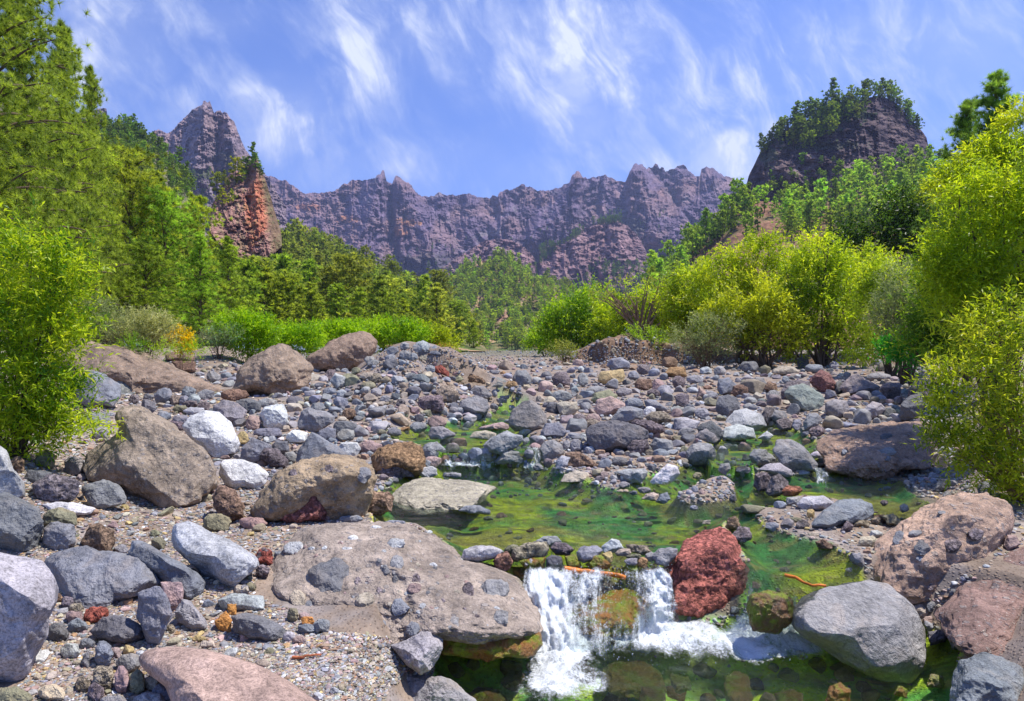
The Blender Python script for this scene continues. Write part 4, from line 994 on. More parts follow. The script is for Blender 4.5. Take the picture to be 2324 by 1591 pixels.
R8|grey|310,900 400,790 560,720 760,670 900,655 1050,690 1180,790 1300,920 1360,1060 1370,1200 1330,1350 1230,1445 1060,1450 900,1390 700,1280 560,1190 400,1100 320,1010|huge smooth grey boulder in front of the pitted brown one at the pool edge|the huge smooth boulder|lean=.75 tf=.8 col=.36,.34,.335 rg=.4
R8|blue|1530,1620 1560,1450 1610,1290 1700,1240 1820,1220 1980,1270 2120,1340 2250,1450 2250,1750 1530,1750|blue-grey boulder filling the bottom right corner|the corner blue-grey boulder|lean=.7
R8|breccia|1420,920 1560,790 1700,680 1900,500 2120,400 2400,330 2400,1450 2120,1400 2000,1320 1900,1290 1700,1240 1480,1060|reddish pebbly bank rock on the right edge above the corner boulder|the reddish bank rock|lean=1.5 tf=.6 col=.26,.16,.14
R8|beige|1240,860 1300,822 1400,870 1390,920 1310,958 1250,900|beige squared block under the huge pitted boulder||
R8|pink|1330,925 1415,1002|||
R8|dark|1370,1050 1530,1030 1545,1080 1500,1130 1390,1158|||
R8|lilac|1530,1100 1570,1037 1650,1045 1690,1110 1650,1190 1560,1190|pale lilac stone at the lower edge of the reddish bank rock||
R8|blue|1535,715 1630,790|||
R8|pink|1960,380 1990,295 2060,300 2095,370 2000,420|||
R8|blue|1360,810 1440,905|||
R8|moss|580,1591 610,1480 690,1450 760,1520 760,1640 580,1640|||
R8|moss|1360,1480 1400,1385 1490,1400 1500,1490|||col=.34,.33,.28
R8|moss|1110,1540 1140,1475 1210,1500 1205,1570|||
R8|purple|1000,25 1065,72|||
R8|beige|1150,55 1225,122|||
R8|olive|1005,150 1100,130 1180,200 1160,242 1060,210|||
R8|beige|820,385 850,315 940,303 1000,350 960,390|||
R8|brown|490,350 560,335 640,380 620,408 520,400|||
R8|purple|345,180 445,252|||
R8|tan|930,160 1010,217|||
R8|brown|950,140 1070,207|||
R8|purple|680,275 740,190 795,225 760,272|||
R8|pale|915,260 1020,322|||
R8|yellow|430,95 490,172|||
R8|olive|280,160 390,200|||
R8|tan|790,180 915,240|||
R8|pale|1655,820 1755,895|||
R8|pale|1825,850 1895,935|||
R8|tan|870,560 930,610|||
R7|red|1365,700 1400,570 1500,450 1600,340 1740,290 1830,243 1900,255 1960,320 2010,430 2060,560 2070,660 2040,780 1960,870 1870,925 1700,955 1560,935 1440,890 1380,800|big bright red boulder standing in the stream beside the cascade|the big red boulder|lean=.5 tf=.8 col=.50,.165,.125
R6|pale|1705,480 1730,410 1830,380 1960,385 2040,425 2000,475 1840,512 1740,505|white-grey flat stone at the left end of the stone dam||
R7|red|65,500 120,440 190,430 230,500 200,570 170,590 90,540|reddish stone wedged at the left end of the stone dam||col=.38,.19,.14
R7|olive|160,370 290,452|||
R7|tan|215,500 240,400 350,360 480,355 505,400 470,470 300,508|long tan stone on the stone dam|the stone dam|
R7|grey|405,345 470,312 570,308 610,350 540,400 430,380|||
R7|purple|525,400 560,360 650,365 710,410 660,462 560,450|||
R7|dark|490,480 530,455 610,470 625,560 560,595 500,570|||
R7|blue|730,430 770,390 880,380 930,420 890,480 790,515 735,490|||
R7|pale|920,390 1000,328 1060,345 1095,400 1050,435 940,440|pale three-cornered stone on the middle of the stone dam||
R7|tan|1110,375 1180,370 1280,385 1310,430 1240,455 1150,430|||
R7|beige|1030,440 1060,408 1140,408 1155,440 1120,470 1040,465|||
R7|yellow|925,425 1010,517|||
R7|moss|800,530 860,465 920,455 990,520 980,565 850,572|green mossy stone in the flow below the stone dam||
R7|rust|1200,475 1280,557|||
R7|grey|1310,460 1360,410 1460,398 1510,410 1500,470 1420,545 1340,530|grey stone between the stone dam and the big red boulder||
R7|grey|1265,430 1340,507|||
R7|moss|1080,560 1130,525 1200,520 1225,590 1180,612 1090,600|||
R7|olive|1110,445 1230,497|||
R7|grey|1095,480 1205,537|||
R7|grey|315,500 370,480 415,530 380,548 320,540|||
R7|moss|275,500 400,470 485,470 480,570 330,578|||
R7|moss|230,550 300,560 385,640 370,720 320,735 240,620|mossy wedge at the top left of the cascade||
R7|moss|535,700 570,600 640,590 700,640 705,740 640,810 550,815|brown mossy boulder with water running round it in the cascade|the mossy cascade boulder|
R7|brown|805,740 850,660 900,680 915,785 830,785|||
R7|moss|700,960 760,860 880,790 1020,740 1150,750 1260,820 1320,920 1250,1000 1180,1060 1060,1130 900,1140 760,1120 700,1040|wide orange and green mossy rock under the cascade||lean=.9 col=.30,.13,.03
R7|brown|1885,230 1910,155 1970,150 2010,240 1990,265 1900,262|||
R7|purple|1930,300 1990,240 2080,240 2091,320 2040,362 1960,350|||
R7|beige|1700,215 1720,185 1772,180 1770,218|||
R8|moss|-30,840 -10,760 100,735 250,760 320,810 330,960 200,1060 0,1050|dark mossy rock ledge with water pouring over, right of the big red boulder||lean=.2 col=.12,.09,.07
R7|moss|900,1270 1050,1220 1250,1210 1380,1300 1430,1440 1300,1500 1050,1490 930,1400|yellow-green mossy rock under water, below the foam between the falls||sub=1 lean=1.6 col=.26,.25,.03
R7|moss|1230,1420 1400,1440 1420,1560 1330,1600 1220,1560|dark mossy rock under water at the bottom edge||sub=1 lean=1.5 col=.08,.10,.04
R7|moss|1880,1330 1960,1290 2060,1330 2100,1500 2040,1600 1900,1590|brown mossy rock under water below the right-hand foam||sub=1 lean=1.5 col=.26,.17,.05
R7|moss|1450,1330 1600,1350 1620,1450 1500,1480|small green mossy rock under water between the two foam patches||sub=1 lean=1.5 col=.10,.22,.03
R8|moss|180,1480 300,1440 400,1480 380,1600 200,1600|brownish rock under water left of the orange mossy stones||sub=1 lean=1.5 col=.25,.16,.05
R6|moss|1700,1480 1850,1420 2000,1430 2080,1500 1980,1600 1740,1600|purple-brown mossy rock under the lower pool left of the falling water||sub=1 lean=1.5 col=.16,.10,.07
R7|moss|1250,560 1400,555 1400,640 1270,640|||
R7|moss|640,470 720,450 780,560 660,590|||
R7|grey|-5,1060 0,0|skip||
"""
def parse_rocks():
    out = []
    for ln in ROCKS.strip().split('\n'):
        p = ln.split('|'); reg, pal = p[0], p[1]
        if p[3] == 'skip': continue
        c = [float(v) for q in p[2].split() for v in q.split(',')]
        opt = dict(kv.split('=') for kv in (p[5].split() if len(p) > 5 else []))
        if len(c) == 4:
            x0, y0, x1, y1 = c; cx, cy, hx, hy = (x0+x1)/2, (y0+y1)/2, (x1-x0)/2, (y1-y0)/2
            r = np.random.RandomState(int(x0*7+y0*3) % 99991); n = 9; ph = np.sort(np.linspace(0, 2*math.pi, n, endpoint=False)+r.uniform(-.25, .25, n)); e = 2.6
            rad = (np.abs(np.cos(ph))**e+np.abs(np.sin(ph))**e)**(-1/e)*r.uniform(.88, 1.06, n)
            top = np.sin(ph) < 0; rad[top] *= r.uniform(.9, 1.04, top.sum())
            px = cx+np.cos(ph)*rad*hx; py = cy+np.sin(ph)*rad*hy
            px = (px-px.min())/(px.max()-px.min())*(x1-x0)+x0; py = (py-py.min())/(py.max()-py.min())*(y1-y0)+y0
            pts = zc(reg, np.stack([px, py], 1).ravel())
        else: pts = zc(reg, c)
        out.append(dict(pal=pal, pts=pts, label=p[3], anchor=p[4], opt=opt))
    return out

def outline_radius(pts):
    c = np.array([(pts[:, 0].min()+pts[:, 0].max())/2, (pts[:, 1].min()+pts[:, 1].max())/2])
    n = len(pts); S = []
    for i in range(n):
        a, b = pts[i], pts[(i+1) % n]; k = max(2, int(np.linalg.norm(b-a)/2)+1)
        for t in np.linspace(0, 1, k, endpoint=False): S.append(a+(b-a)*t)
    S = np.array(S)-c; ang = np.arctan2(-S[:, 1], S[:, 0]); rad = np.hypot(S[:, 0], S[:, 1])
    o = np.argsort(ang); ang, rad = ang[o], rad[o]; A = np.concatenate([ang-2*math.pi, ang, ang+2*math.pi]); R = np.tile(rad, 3)
    g = np.linspace(-math.pi, math.pi, 181); r = np.interp(g, A, R); k = np.array([1, 2, 1.])/4
    r = np.convolve(np.concatenate([r[-3:-1], r, r[1:3]]), k, 'same')[2:-2]
    return c, g, r
def rock_geo(pts, d0, seed, sub=4, tf=.85, lean=.5, rough=1.0, facets=9, is_center=False):
    """stone whose outline, seen from the stream bank, is pts; d0 = distance where it meets the ground"""
    c, g, r = outline_radius(pts); rs = np.random.RandomState(seed % 100000)
    V, Fc = ico(sub); P = V.copy()
    w = pts[:, 0].max()-pts[:, 0].min(); h = pts[:, 1].max()-pts[:, 1].min()
    for k in range(facets):
        n = rs.randn(3); n[2] = -abs(n[2]) if rs.rand() < .75 else n[2]; n /= np.linalg.norm(n)
        lim = .92-.40*n[2]**2*rs.uniform(.4, 1)
        e = np.maximum(P@n-lim, 0); P = P-e[:, None]*n*.93
    q = 2.5; rho = np.hypot(P[:, 0], P[:, 1]); a = np.abs(P[:, 2]); nn = (rho**q+a**q)**(1/q); ln = np.linalg.norm(P, axis=1)
    P = P*(1+.75*(ln/np.maximum(nn, 1e-6)-1))[:, None]
    ph = np.arctan2(P[:, 1], P[:, 0]); rho = np.hypot(P[:, 0], P[:, 1]); R = np.interp(ph, g, r)
    Tpx = tf*(w+h)/4; hb = h/2
    bi = ((ph+math.pi)/(2*math.pi)*48).astype(int) % 48; mx_ = np.zeros(48); np.maximum.at(mx_, bi, rho); mx_ = np.maximum(mx_, .6); mx_ = (np.roll(mx_, 1)+2*mx_+np.roll(mx_, -1))/4
    rho = rho/np.interp(ph, (np.arange(-1, 49)+.5)/48*2*math.pi-math.pi, np.concatenate([mx_[-1:], mx_, mx_[:1]]))
    dC = d0 if is_center else d0/max(1-lean*hb/F-.4*Tpx/F, .35)
    m = dC/F; u, v = ray(*c)
    X, Y, Zd = 1.01*R*rho*np.cos(ph)*m, 1.01*R*rho*np.sin(ph)*m, P[:, 2]*Tpx*m
    size = (w+h)/2*m; L = np.stack([X, Y, Zd], 1)
    nd = P/np.maximum(np.linalg.norm(P, axis=1), 1e-6)[:, None]; off = seed*1.37 % 50
    L = L+nd*(size*.055*rough*fbm(L/size*2.8+off, 4, 5, .55))[:, None]+nd*(size*.020*rough*ridged(L/size*6+off, 4, 6, .6))[:, None]+nd*(.006*rough*fbm(L*26+off, 3, 8))[:, None]
    L[:, 2] += lean*L[:, 1]
    D = np.array([u, 1, v]); D /= np.linalg.norm(D); Rt = np.array([D[1], -D[0], 0]); Rt /= np.linalg.norm(Rt); Up = np.cross(Rt, D)
    C = at(c[0], c[1], dC)   # each point keeps its bearing from the bank, only its distance varies
    dep = dC+L[:, 2]; W_ = np.stack([(c[0]+L[:, 0]/m-CX)/F*dep, dep, HC+(CY-c[1]+L[:, 1]/m)/F*dep], 1)
    return W_, Fc, C, size
ALLR = parse_rocks()
LAND = []
for r in ALLR:
    p = r['pts']
    if r['anchor']: LAND.append((r['anchor'], p[:, 0].mean(), p[:, 1].mean()))
LAND += [('the left willow', 110, 760), ('the small cascade', 1060, 1045), ('the foaming cascade', 1320, 1380), ('the orange stick', 1850, 1325), ('the green rivulet', 1620, 1080), ('the right willow', 2220, 950),
         ('the eroded bank', 1400, 800), ('the far stream', 1180, 890), ('the yellow-green willows', 1750, 800), ('the yellow-flowered bush', 410, 775), ('the gravel island', 1600, 1115), ('the right green pool', 1930, 1100)]
USED = set()
def where(px, py, desc, own=None, words=13):
    L = sorted((math.hypot((px-x)*.8, (py-y)*1.3), a, x, y) for a, x, y in LAND if a != own)
    def rel(x, y):
        dx, dy = px-x, py-y
        if abs(dx) > abs(dy)*1.6: return 'left of' if dx < 0 else 'right of'
        if abs(dy) > abs(dx)*1.6: return 'behind' if dy < 0 else 'in front of'
        return ('behind and ' if dy < 0 else 'in front and ')+('left of' if dx < 0 else 'right of')
    d1 = [(desc+' '+rel(x, y)+' '+a) for _, a, x, y in L[:4]]
    for s in d1:
        if s not in USED: USED.add(s); return s
    for i in range(4):
        for j in range(5):
            if i == j: continue
            s = f"{desc}, {rel(*L[i][2:])} {L[i][1]}, nearer {L[j][1]}".replace('nearer', 'towards')
            if len(s.split()) > 16: s = s.replace(' and left of', ' of').replace(' and right of', ' of').replace('in front of of', 'in front of')
            if len(s.split()) <= 16 and s not in USED: USED.add(s); return s
    return None
SHAPE = lambda w, h: 'flat' if w > 2.2*h else ('upright' if h > 1.15*w else ('long' if w > 1.6*h else 'rounded'))
BV = []   # for ray tests of stones set in a boulder
ROCKOBJ = {}
ALLR.sort(key=lambda r: -(np.ptp(r['pts'][:, 0])*np.ptp(r['pts'][:, 1])))
for k, r in enumerate(ALLR):
    p = r['pts']; w, h = np.ptp(p[:, 0]), np.ptp(p[:, 1]); app = (w+h)/2
    mt, colr = PAL[r['pal']]; o_ = r['opt']
    if 'mat' in o_: mt = o_['mat']
    if 'col' in o_: colr = tuple(float(v) for v in o_['col'].split(','))
    cx = (p[:, 0].min()+p[:, 0].max())/2; yb = p[:, 1].max()
    d0 = float(hit(np.clip(cx, 60, PW-60), min(yb, 1640))[0])
    d0 *= float(o_.get('df', 1)); r['d0'] = d0
    sub = 7 if app > 330 else (6 if app > 110 else (5 if app > 50 else 4))
    seed = int(p[0, 0]*31+p[0, 1]*17)
    rough = {'smooth': .8, 'white': .6, 'rough': 1.15, 'breccia': 1.1, 'moss': 1.2}[mt]*float(o_.get('rg', 1))
    V, Fc, C, size = rock_geo(p, d0, seed, sub, float(o_.get('tf', .85)), float(o_.get('lean', .5)), rough, 13 if mt in ('smooth', 'white') else 8)
    if 'sub' in o_: V[:, 2] += LV_LOW-.012-V[:, 2].max()
    rs = np.random.RandomState(seed % 9999)
    zb = V[:, 2].min(); org = np.array([C[0], C[1], zb])
    nm = 'boulder' if size > .42 else ('rock' if size > .2 else 'stone')
    o = mesh(nm, V-org, Fc, RM[mt]); o.location = org
    j = rs.uniform(.88, 1.12); o.color = tuple(float(np.clip(c*j*rs.uniform(.96, 1.04), 0, 1)) for c in colr)+(1,)
    lab = r['label']
    if lab: USED.add(lab)
    r['obj'] = o; r['C'] = C; r['V'] = V; r['F'] = Fc
    ROCKOBJ[r['anchor'] or id(r)] = r
    tag(o, lab or None, nm, 'boulders and stones of the stream bed')
for r in ALLR:
    if not r['label']:
        p = r['pts']; w, h = np.ptp(p[:, 0]), np.ptp(p[:, 1]); sz = 'tiny' if (w+h)/2 < 30 else ('small' if (w+h)/2 < 48 else 'medium')
        nm = r['obj']['category']
        s = where(p[:, 0].mean(), p[:, 1].mean(), f"{sz} {SHAPE(w, h)} {WORD[r['pal']]} {nm}")
        if not s: s = f"{sz} {WORD[r['pal']]} {nm} among others on the stream bed"
        r['obj']['label'] = s

# stones set into the huge pebbly boulder (parts of it)
def embed(parent_key, reg, items):
    R = ROCKOBJ[parent_key]; par = R['obj']; bvh = BVHTree.FromPolygons([tuple(v) for v in R['V']], [tuple(int(i) for i in f) for f in R['F']])
    for (x0, y0, x1, y1, pal) in items:
        pts = zc(reg, [x0, y0, x1, y1]); (a, b), (c, d) = pts
        ph = np.linspace(0, 2*math.pi, 9, endpoint=False); rs = np.random.RandomState(int(x0+y0)); rad = rs.uniform(.85, 1.12, 9)
        pp = np.stack([(a+c)/2+np.cos(ph)*rad*(c-a)/2*1.05, (b+d)/2+np.sin(ph)*rad*(d-b)/2*1.05], 1)
        u, v = ray((a+c)/2, (b+d)/2); D = Vector((u, 1, v)).normalized(); loc, nr, _, _ = bvh.ray_cast(Vector((0, 0, HC)), D)
        if loc is None: continue
        V, Fc, C, s = rock_geo(pp, loc.y+.004, int(x0*3+y0), 5, .65, .9, .9, 11, True)
        mt, colr = PAL[pal]; off = np.array(par.location)
        o = mesh('embedded_stone', V-off, Fc, RM[mt], parent=par); o.color = colr+(1,)
embed('the huge pebbly boulder', 'R6', [(515, 480, 870, 805, 'dark'), (1155, 450, 1255, 610, 'grey'), (1120, 320, 1270, 420, 'pale'), (890, 745, 1035, 875, 'beige'), (790, 855, 865, 980, 'blue'), (1165, 800, 1300, 930, 'blue'), (375, 725, 500, 865, 'beige'),
    (485, 810, 565, 925, 'blue'), (1290, 975, 1385, 1085, 'blue'), (1330, 600, 1395, 690, 'purple'), (1290, 670, 1400, 760, 'pink'), (1710, 675, 1810, 810, 'purple'), (1860, 640, 2080, 830, 'grey'), (1955, 885, 2080, 1000, 'grey'), (1615, 930, 1695, 1020, 'grey'),
    (1050, 480, 1110, 525, 'grey'), (1100, 525, 1155, 605, 'grey'), (1175, 605, 1225, 680, 'dark'), (880, 625, 935, 700, 'purple'), (335, 350, 530, 470, 'pale'), (830, 300, 910, 350, 'white'), (1050, 700, 1100, 765, 'purple'), (680, 835, 745, 890, 'purple'), (1370, 830, 1445, 880, 'pale'), (865, 920, 960, 1020, 'grey'),
    (1020, 960, 1130, 1065, 'blue'), (1455, 515, 1520, 555, 'pale'), (520, 390, 580, 420, 'pale'), (785, 390, 860, 420, 'white'), (1000, 225, 1090, 255, 'white'), (1545, 790, 1590, 830, 'purple'), (560, 1000, 640, 1040, 'purple')])
_r = np.random.RandomState(5); _it = []
while len(_it) < 62:
    x, y = _r.uniform(330, 2150), _r.uniform(300, 1060); s = _r.uniform(9, 24)
    if poly_sd(np.array([x]), np.array([y]), np.array([(380, 420), (700, 240), (1300, 270), (1700, 540), (2180, 740), (2180, 1000), (1500, 1040), (650, 990), (420, 850)], float))[0] < 0: _it.append((x-s, y-s*.8, x+s, y+s*.8, _r.choice(['grey', 'purple', 'pale', 'beige', 'dark', 'pink'])))
embed('the huge pebbly boulder', 'R6', _it)
embed('the huge pitted boulder', 'R8', [(1260, 340, 1390, 450, 'dark'), (1500, 320, 1640, 430, 'purple'), (1100, 265, 1210, 390, 'blue'), (1680, 240, 1810, 340, 'purple'), (1220, 260, 1350, 310, 'grey'), (1280, 460, 1330, 505, 'blue'), (1360, 670, 1420, 730, 'purple'), (1440, 110, 1510, 140, 'grey')])
embed('the brown bedrock hump', 'R4', [(1080, 940, 1190, 1005, 'dark'), (1075, 1065, 1220, 1135, 'grey'), (755, 1075, 825, 1120, 'blue'), (1110, 1130, 1180, 1175, 'blue')])
embed('the huge tan boulder', 'R2', [(965, 1225, 1090, 1360, 'blue'), (400, 1245, 480, 1320, 'purple'), (700, 1210, 780, 1280, 'purple')])

# ------------------------------------------------------------------ the countless smaller stones: cobbles and gravel
OCC = np.zeros((500, 740), dtype=np.uint8)   # picture cells of 4 px from (-300,780)
def occ_poly(pts, val=1):
    gx, gy = np.meshgrid(np.arange(740)*4-300+2., np.arange(500)*2+740+1.); pts = np.asarray(pts, float)
    x0, y0, x1, y1 = pts[:, 0].min(), pts[:, 1].min(), pts[:, 0].max(), pts[:, 1].max()
    m_ = (gx > x0) & (gx < x1) & (gy > y0) & (gy < y1); ii = np.where(m_)
    if len(ii[0]) == 0: return
    sd = poly_sd(gx[ii], gy[ii], pts); OCC[ii[0][sd < -1], ii[1][sd < -1]] = val
for r in ALLR: occ_poly(r['pts'], 1)
WATERPOLY = [np.array(pl, float) for _, _, _, _, pl in POOLS]
OCW = OCC.copy(); _sv = OCC; OCC = OCW
for q_ in WATERPOLY: occ_poly(q_, 2)
for _, _, q_ in ISLES: occ_poly(q_, 0)
for r in ALLR: occ_poly(r['pts'], 1)
OCC2 = OCW; OCC = _sv
def scatter(n, bx, size_px, pals, sub, seed, allow_water=0.0, spread=.75, flat=(.55, .9), claim=True, region=None, zoff=.25):
    """stones about size_px across in the picture, laid on the ground where it really is"""
    rs = np.random.RandomState(seed); x0, x1, y0, y1 = bx
    px = rs.uniform(x0, x1, n); py = y0+(y1-y0)*rs.rand(n)**spread
    ii = np.clip(((py-740)/2).astype(int), 0, 499); jj = np.clip(((px+300)/4).astype(int), 0, 739)
    oc = OCC2[ii, jj]; keep = (oc == 0) | ((oc == 2) & (rs.rand(n) < allow_water))
    if region is not None: keep &= region(px, py)
    px, py = px[keep], py[keep]
    s = size_px*np.exp(rs.randn(len(px))*.28)*np.clip(((py-785)/110), .27, 1.0)
    out = []
    for a, b, c in zip(px, py, s):
        i0, i1 = int((b-c*.10-740)/2), int((b+c*.14-740)/2)+1; j0, j1 = int((a-c*.24+300)/4), int((a+c*.24+300)/4)+1
        i0, j0 = max(i0, 0), max(j0, 0)
        blk = OCC2[i0:i1, j0:j1]
        if claim:
            if (blk == 1).any(): continue
            OCC2[i0:i1, j0:j1] = 1
        out.append((a, b, c))
    if not out: return None
    q = np.array(out); d = hit(q[:, 0], q[:, 1], False); x = (q[:, 0]-CX)/F*d; z = G(x, d)
    sz = q[:, 2]*d/F; n = len(q)
    V0, F0 = ico(sub); K = 14; prot = []
    for k in range(K):
        P = V0.copy()
        for _ in range(8):
            nn = rs.randn(3); nn /= np.linalg.norm(nn); e = np.maximum(P@nn-rs.uniform(.5, .85), 0); P = P-e[:, None]*nn*.95
        P = P*(1+.10*fbm(P*1.7+k*9, 3, 3))[:, None]; P /= np.abs(P).max(); prot.append(P)
    prot = np.array(prot)
    S = np.stack([rs.uniform(.8, 1.15, n), rs.uniform(.65, 1.0, n), rs.uniform(flat[0], flat[1], n)], 1)*sz[:, None]/2
    A = prot[rs.randint(0, K, n)]*S[:, None, :]
    ta = rs.randn(n)*.3; ca, sa = np.cos(ta)[:, None], np.sin(ta)[:, None]; yv, zv = A[:, :, 1]*ca-A[:, :, 2]*sa, A[:, :, 1]*sa+A[:, :, 2]*ca
    th = rs.rand(n)*6.28; c_, s_ = np.cos(th)[:, None], np.sin(th)[:, None]
    X = A[:, :, 0]*c_-yv*s_; Y = A[:, :, 0]*s_+yv*c_
    Vv = np.stack([X+x[:, None], Y+d[:, None], zv+(z+S[:, 2]*zoff)[:, None]], -1)
    names = [p for p, w_ in pals]; wt_ = np.array([w_ for p, w_ in pals], float); ch = rs.choice(len(names), n, p=wt_/wt_.sum())
    C0 = np.array([PAL[p][1] for p in names])[ch]*rs.uniform(.8, 1.4, (n, 1))*(1+rs.randn(n, 3)*.03)
    CC = np.repeat(C0[:, None], len(V0), 1)
    FF = (F0[None]+(np.arange(n)*len(V0))[:, None, None]).reshape(-1, 3)
    return Vv.reshape(-1, 3), FF, np.clip(CC.reshape(-1, 3), .02, .75), np.repeat(rs.rand(n) < (.35 if sub < 3 else .75), len(F0))
def merge(name, L, mat, label, cat, smooth=True):
    L = [l for l in L if l]; off = 0; Vs, Fs, Cs = [], [], []
    SM = np.concatenate([l[3] for l in L])
    for V, Fq, C, _ in L: Vs.append(V); Fs.append(Fq+off); Cs.append(C); off += len(V)
    o = mesh(name, np.concatenate(Vs), np.concatenate(Fs), mat, np.concatenate(Cs), SM); return tag(o, label, cat, kind='stuff')
MIXM = [('grey', 5), ('blue', 3.2), ('purple', .8), ('tan', 1.4), ('beige', 1.0), ('brown', .7), ('pink', .8), ('pale', 1.9), ('dark', 1.6), ('white', .25), ('rust', .15), ('olive', .5)]
MIXG = [('beige', 2.4), ('tan', 2.6), ('grey', 2.6), ('blue', 1.2), ('purple', 1.0), ('pink', 1.6), ('brown', 1.2), ('pale', 1.5), ('yellow', .6), ('rust', .3), ('olive', .8), ('dark', .7), ('white', .3)]
heap = lambda x, y: (x < 900) | (x > 0)
cob = []
cob.append(scatter(900, (420, 2130, 815, 1030), 46, MIXM, 3, 1, .04))
cob.append(scatter(4500, (380, 2150, 806, 1060), 31, MIXM, 3, 2, .08))
cob.append(scatter(7500, (380, 2150, 798, 1100), 19, MIXM, 2, 3, .12, .85))
cob.append(scatter(14000, (380, 2200, 794, 1130), 12.5, MIXM+[('tan', 1.5)], 2, 4, .10, .8))
cob.append(scatter(8000, (640, 1900, 787, 835), 17, MIXM, 1, 5, .2, 1.0))
cob.append(scatter(900, (1240, 1680, 766, 816), 34, MIXM+[('tan', 6), ('brown', 4)], 2, 27, .1, 1.0))
cob.append(scatter(330, (-200, 620, 1060, 1591), 30, MIXG, 3, 6, 0, 1.0))
cob.append(scatter(160, (1640, 2300, 1130, 1591), 26, MIXM, 3, 7, .10, 1.0))
cob.append(scatter(60, (1000, 2100, 1430, 1620), 46, [('moss', 1), ('olive', 1), ('brown', 1)], 3, 17, 1.0, 1.0))
cob.append(scatter(130, (840, 1760, 1070, 1270), 22, [('olive', 1.2), ('moss', 1), ('brown', .6), ('grey', .5)], 3, 18, .9, 1.0, (.3, .5)))
cobbles = merge('cobbles', cob, M_COB, 'grey, purple and tan cobbles covering the stream bed', 'cobbles')
gr = []
gr.append(scatter(5200, (-250, 1000, 1100, 1620), 14, MIXG, 2, 8, 0, 1.0, (.3, .6)))
gr.append(scatter(42000, (-250, 1080, 1080, 1640), 7.0, MIXG, 1, 9, 0, 1.0, (.35, .7), False))
gr.append(scatter(3500, (-250, 470, 880, 1110), 15, MIXG, 2, 28, 0, 1.0, (.35, .6)))
gr.append(scatter(9000, (-250, 470, 860, 1110), 8, MIXG, 1, 29, 0, 1.0, (.35, .6), False))
gr.append(scatter(2500, (1480, 2324, 1080, 1600), 14, MIXG, 2, 10, .04, 1.0, (.35, .6)))
gr.append(scatter(9000, (1200, 2324, 1000, 1600), 7.5, MIXG, 1, 11, .01, 1.0, (.35, .7), False))
gr.append(scatter(16000, (300, 2200, 850, 1130), 7.0, MIXG, 1, 12, .02, .9, (.35, .7), False))
gr.append(scatter(4500, (600, 1010, 1440, 1620), 9.5, MIXG, 2, 13, 0, 1.0, (.3, .6), False))
gravel = merge('gravel', gr, M_COB, 'small brown, beige and grey gravel between the boulders', 'gravel')

# sticks and the mossy log in the dam
def tube(pts, rad, n=8):
    pts = np.asarray(pts, float); m_ = len(pts); rad = np.broadcast_to(rad, m_); V = []
    T = np.gradient(pts, axis=0); T /= np.linalg.norm(T, axis=1)[:, None]+1e-9
    a = np.where(np.abs(T[:, 2:3]) > .9, np.array([[1., 0, 0]]), np.array([[0, 0, 1.]])); N = np.cross(T, a); N /= np.linalg.norm(N, axis=1)[:, None]; B = np.cross(T, N)
    ang = np.linspace(0, 2*math.pi, n, endpoint=False)
    V = pts[:, None]+rad[:, None, None]*(np.cos(ang)[None, :, None]*N[:, None]+np.sin(ang)[None, :, None]*B[:, None])
    i = np.arange(m_-1)[:, None]*n; j = np.arange(n)[None]; j2 = (j+1) % n
    Fq = np.stack([i+j, i+j2, i+n+j2, i+n+j], -1).reshape(-1, 4)
    return V.reshape(-1, 3), Fq
def stick(name, reg, pts, r, mat, label, cat, lift=.01, water=True):
    q = zc(reg, pts); P = []
    for a, b in q:
        d = float(hit(a, b, water)[0])-.02; p = at(a, b, d); p[2] += lift; P.append(p)
    P = np.array(P); t = np.linspace(0, len(P)-1, 24); P = np.stack([np.interp(t, np.arange(len(P)), P[:, k]) for k in range(3)], 1)
    P += .006*np.stack([vn(xyz3(t*2, t*0, k)) for k in range(3)], 1)
    V, Fq = tube(P, np.linspace(r, r*.7, len(P))*(1+.15*vn(xyz3(t*3, t*0, 5)))); c = V.mean(0); o = mesh(name, V-c, Fq, mat); o.location = c; return tag(o, label, cat)
M_ORW = plain('orange_wood', (.62, .17, .02), .4); M_DRY = plain('dry_wood', (.42, .27, .13))
stick('stick', 'R8', [262, 622, 340, 640, 400, 680, 470, 705, 575, 708], .013, M_ORW, 'wet orange stick floating above the huge smooth grey boulder', 'stick', .015)
stick('mossy_log', 'R7', [635, 570, 760, 590, 900, 605, 1000, 612, 1105, 640], .026, M_ORW, 'orange algae-covered log lying along the foot of the stone dam', 'log', .01)
stick('twig', 'R5', [580, 55, 590, 85, 620, 105, 670, 105, 655, 65], .006, M_DRY, 'bent pale twig lying on the flat white rock', 'twig', .09, False)
stick('bark_scrap', 'R6', [405, 1258, 470, 1262, 540, 1245, 610, 1240], .008, plain('red_bark', (.45, .14, .06)), 'reddish scrap of bark on the gravel below the huge pebbly boulder', 'bark', .01, False)
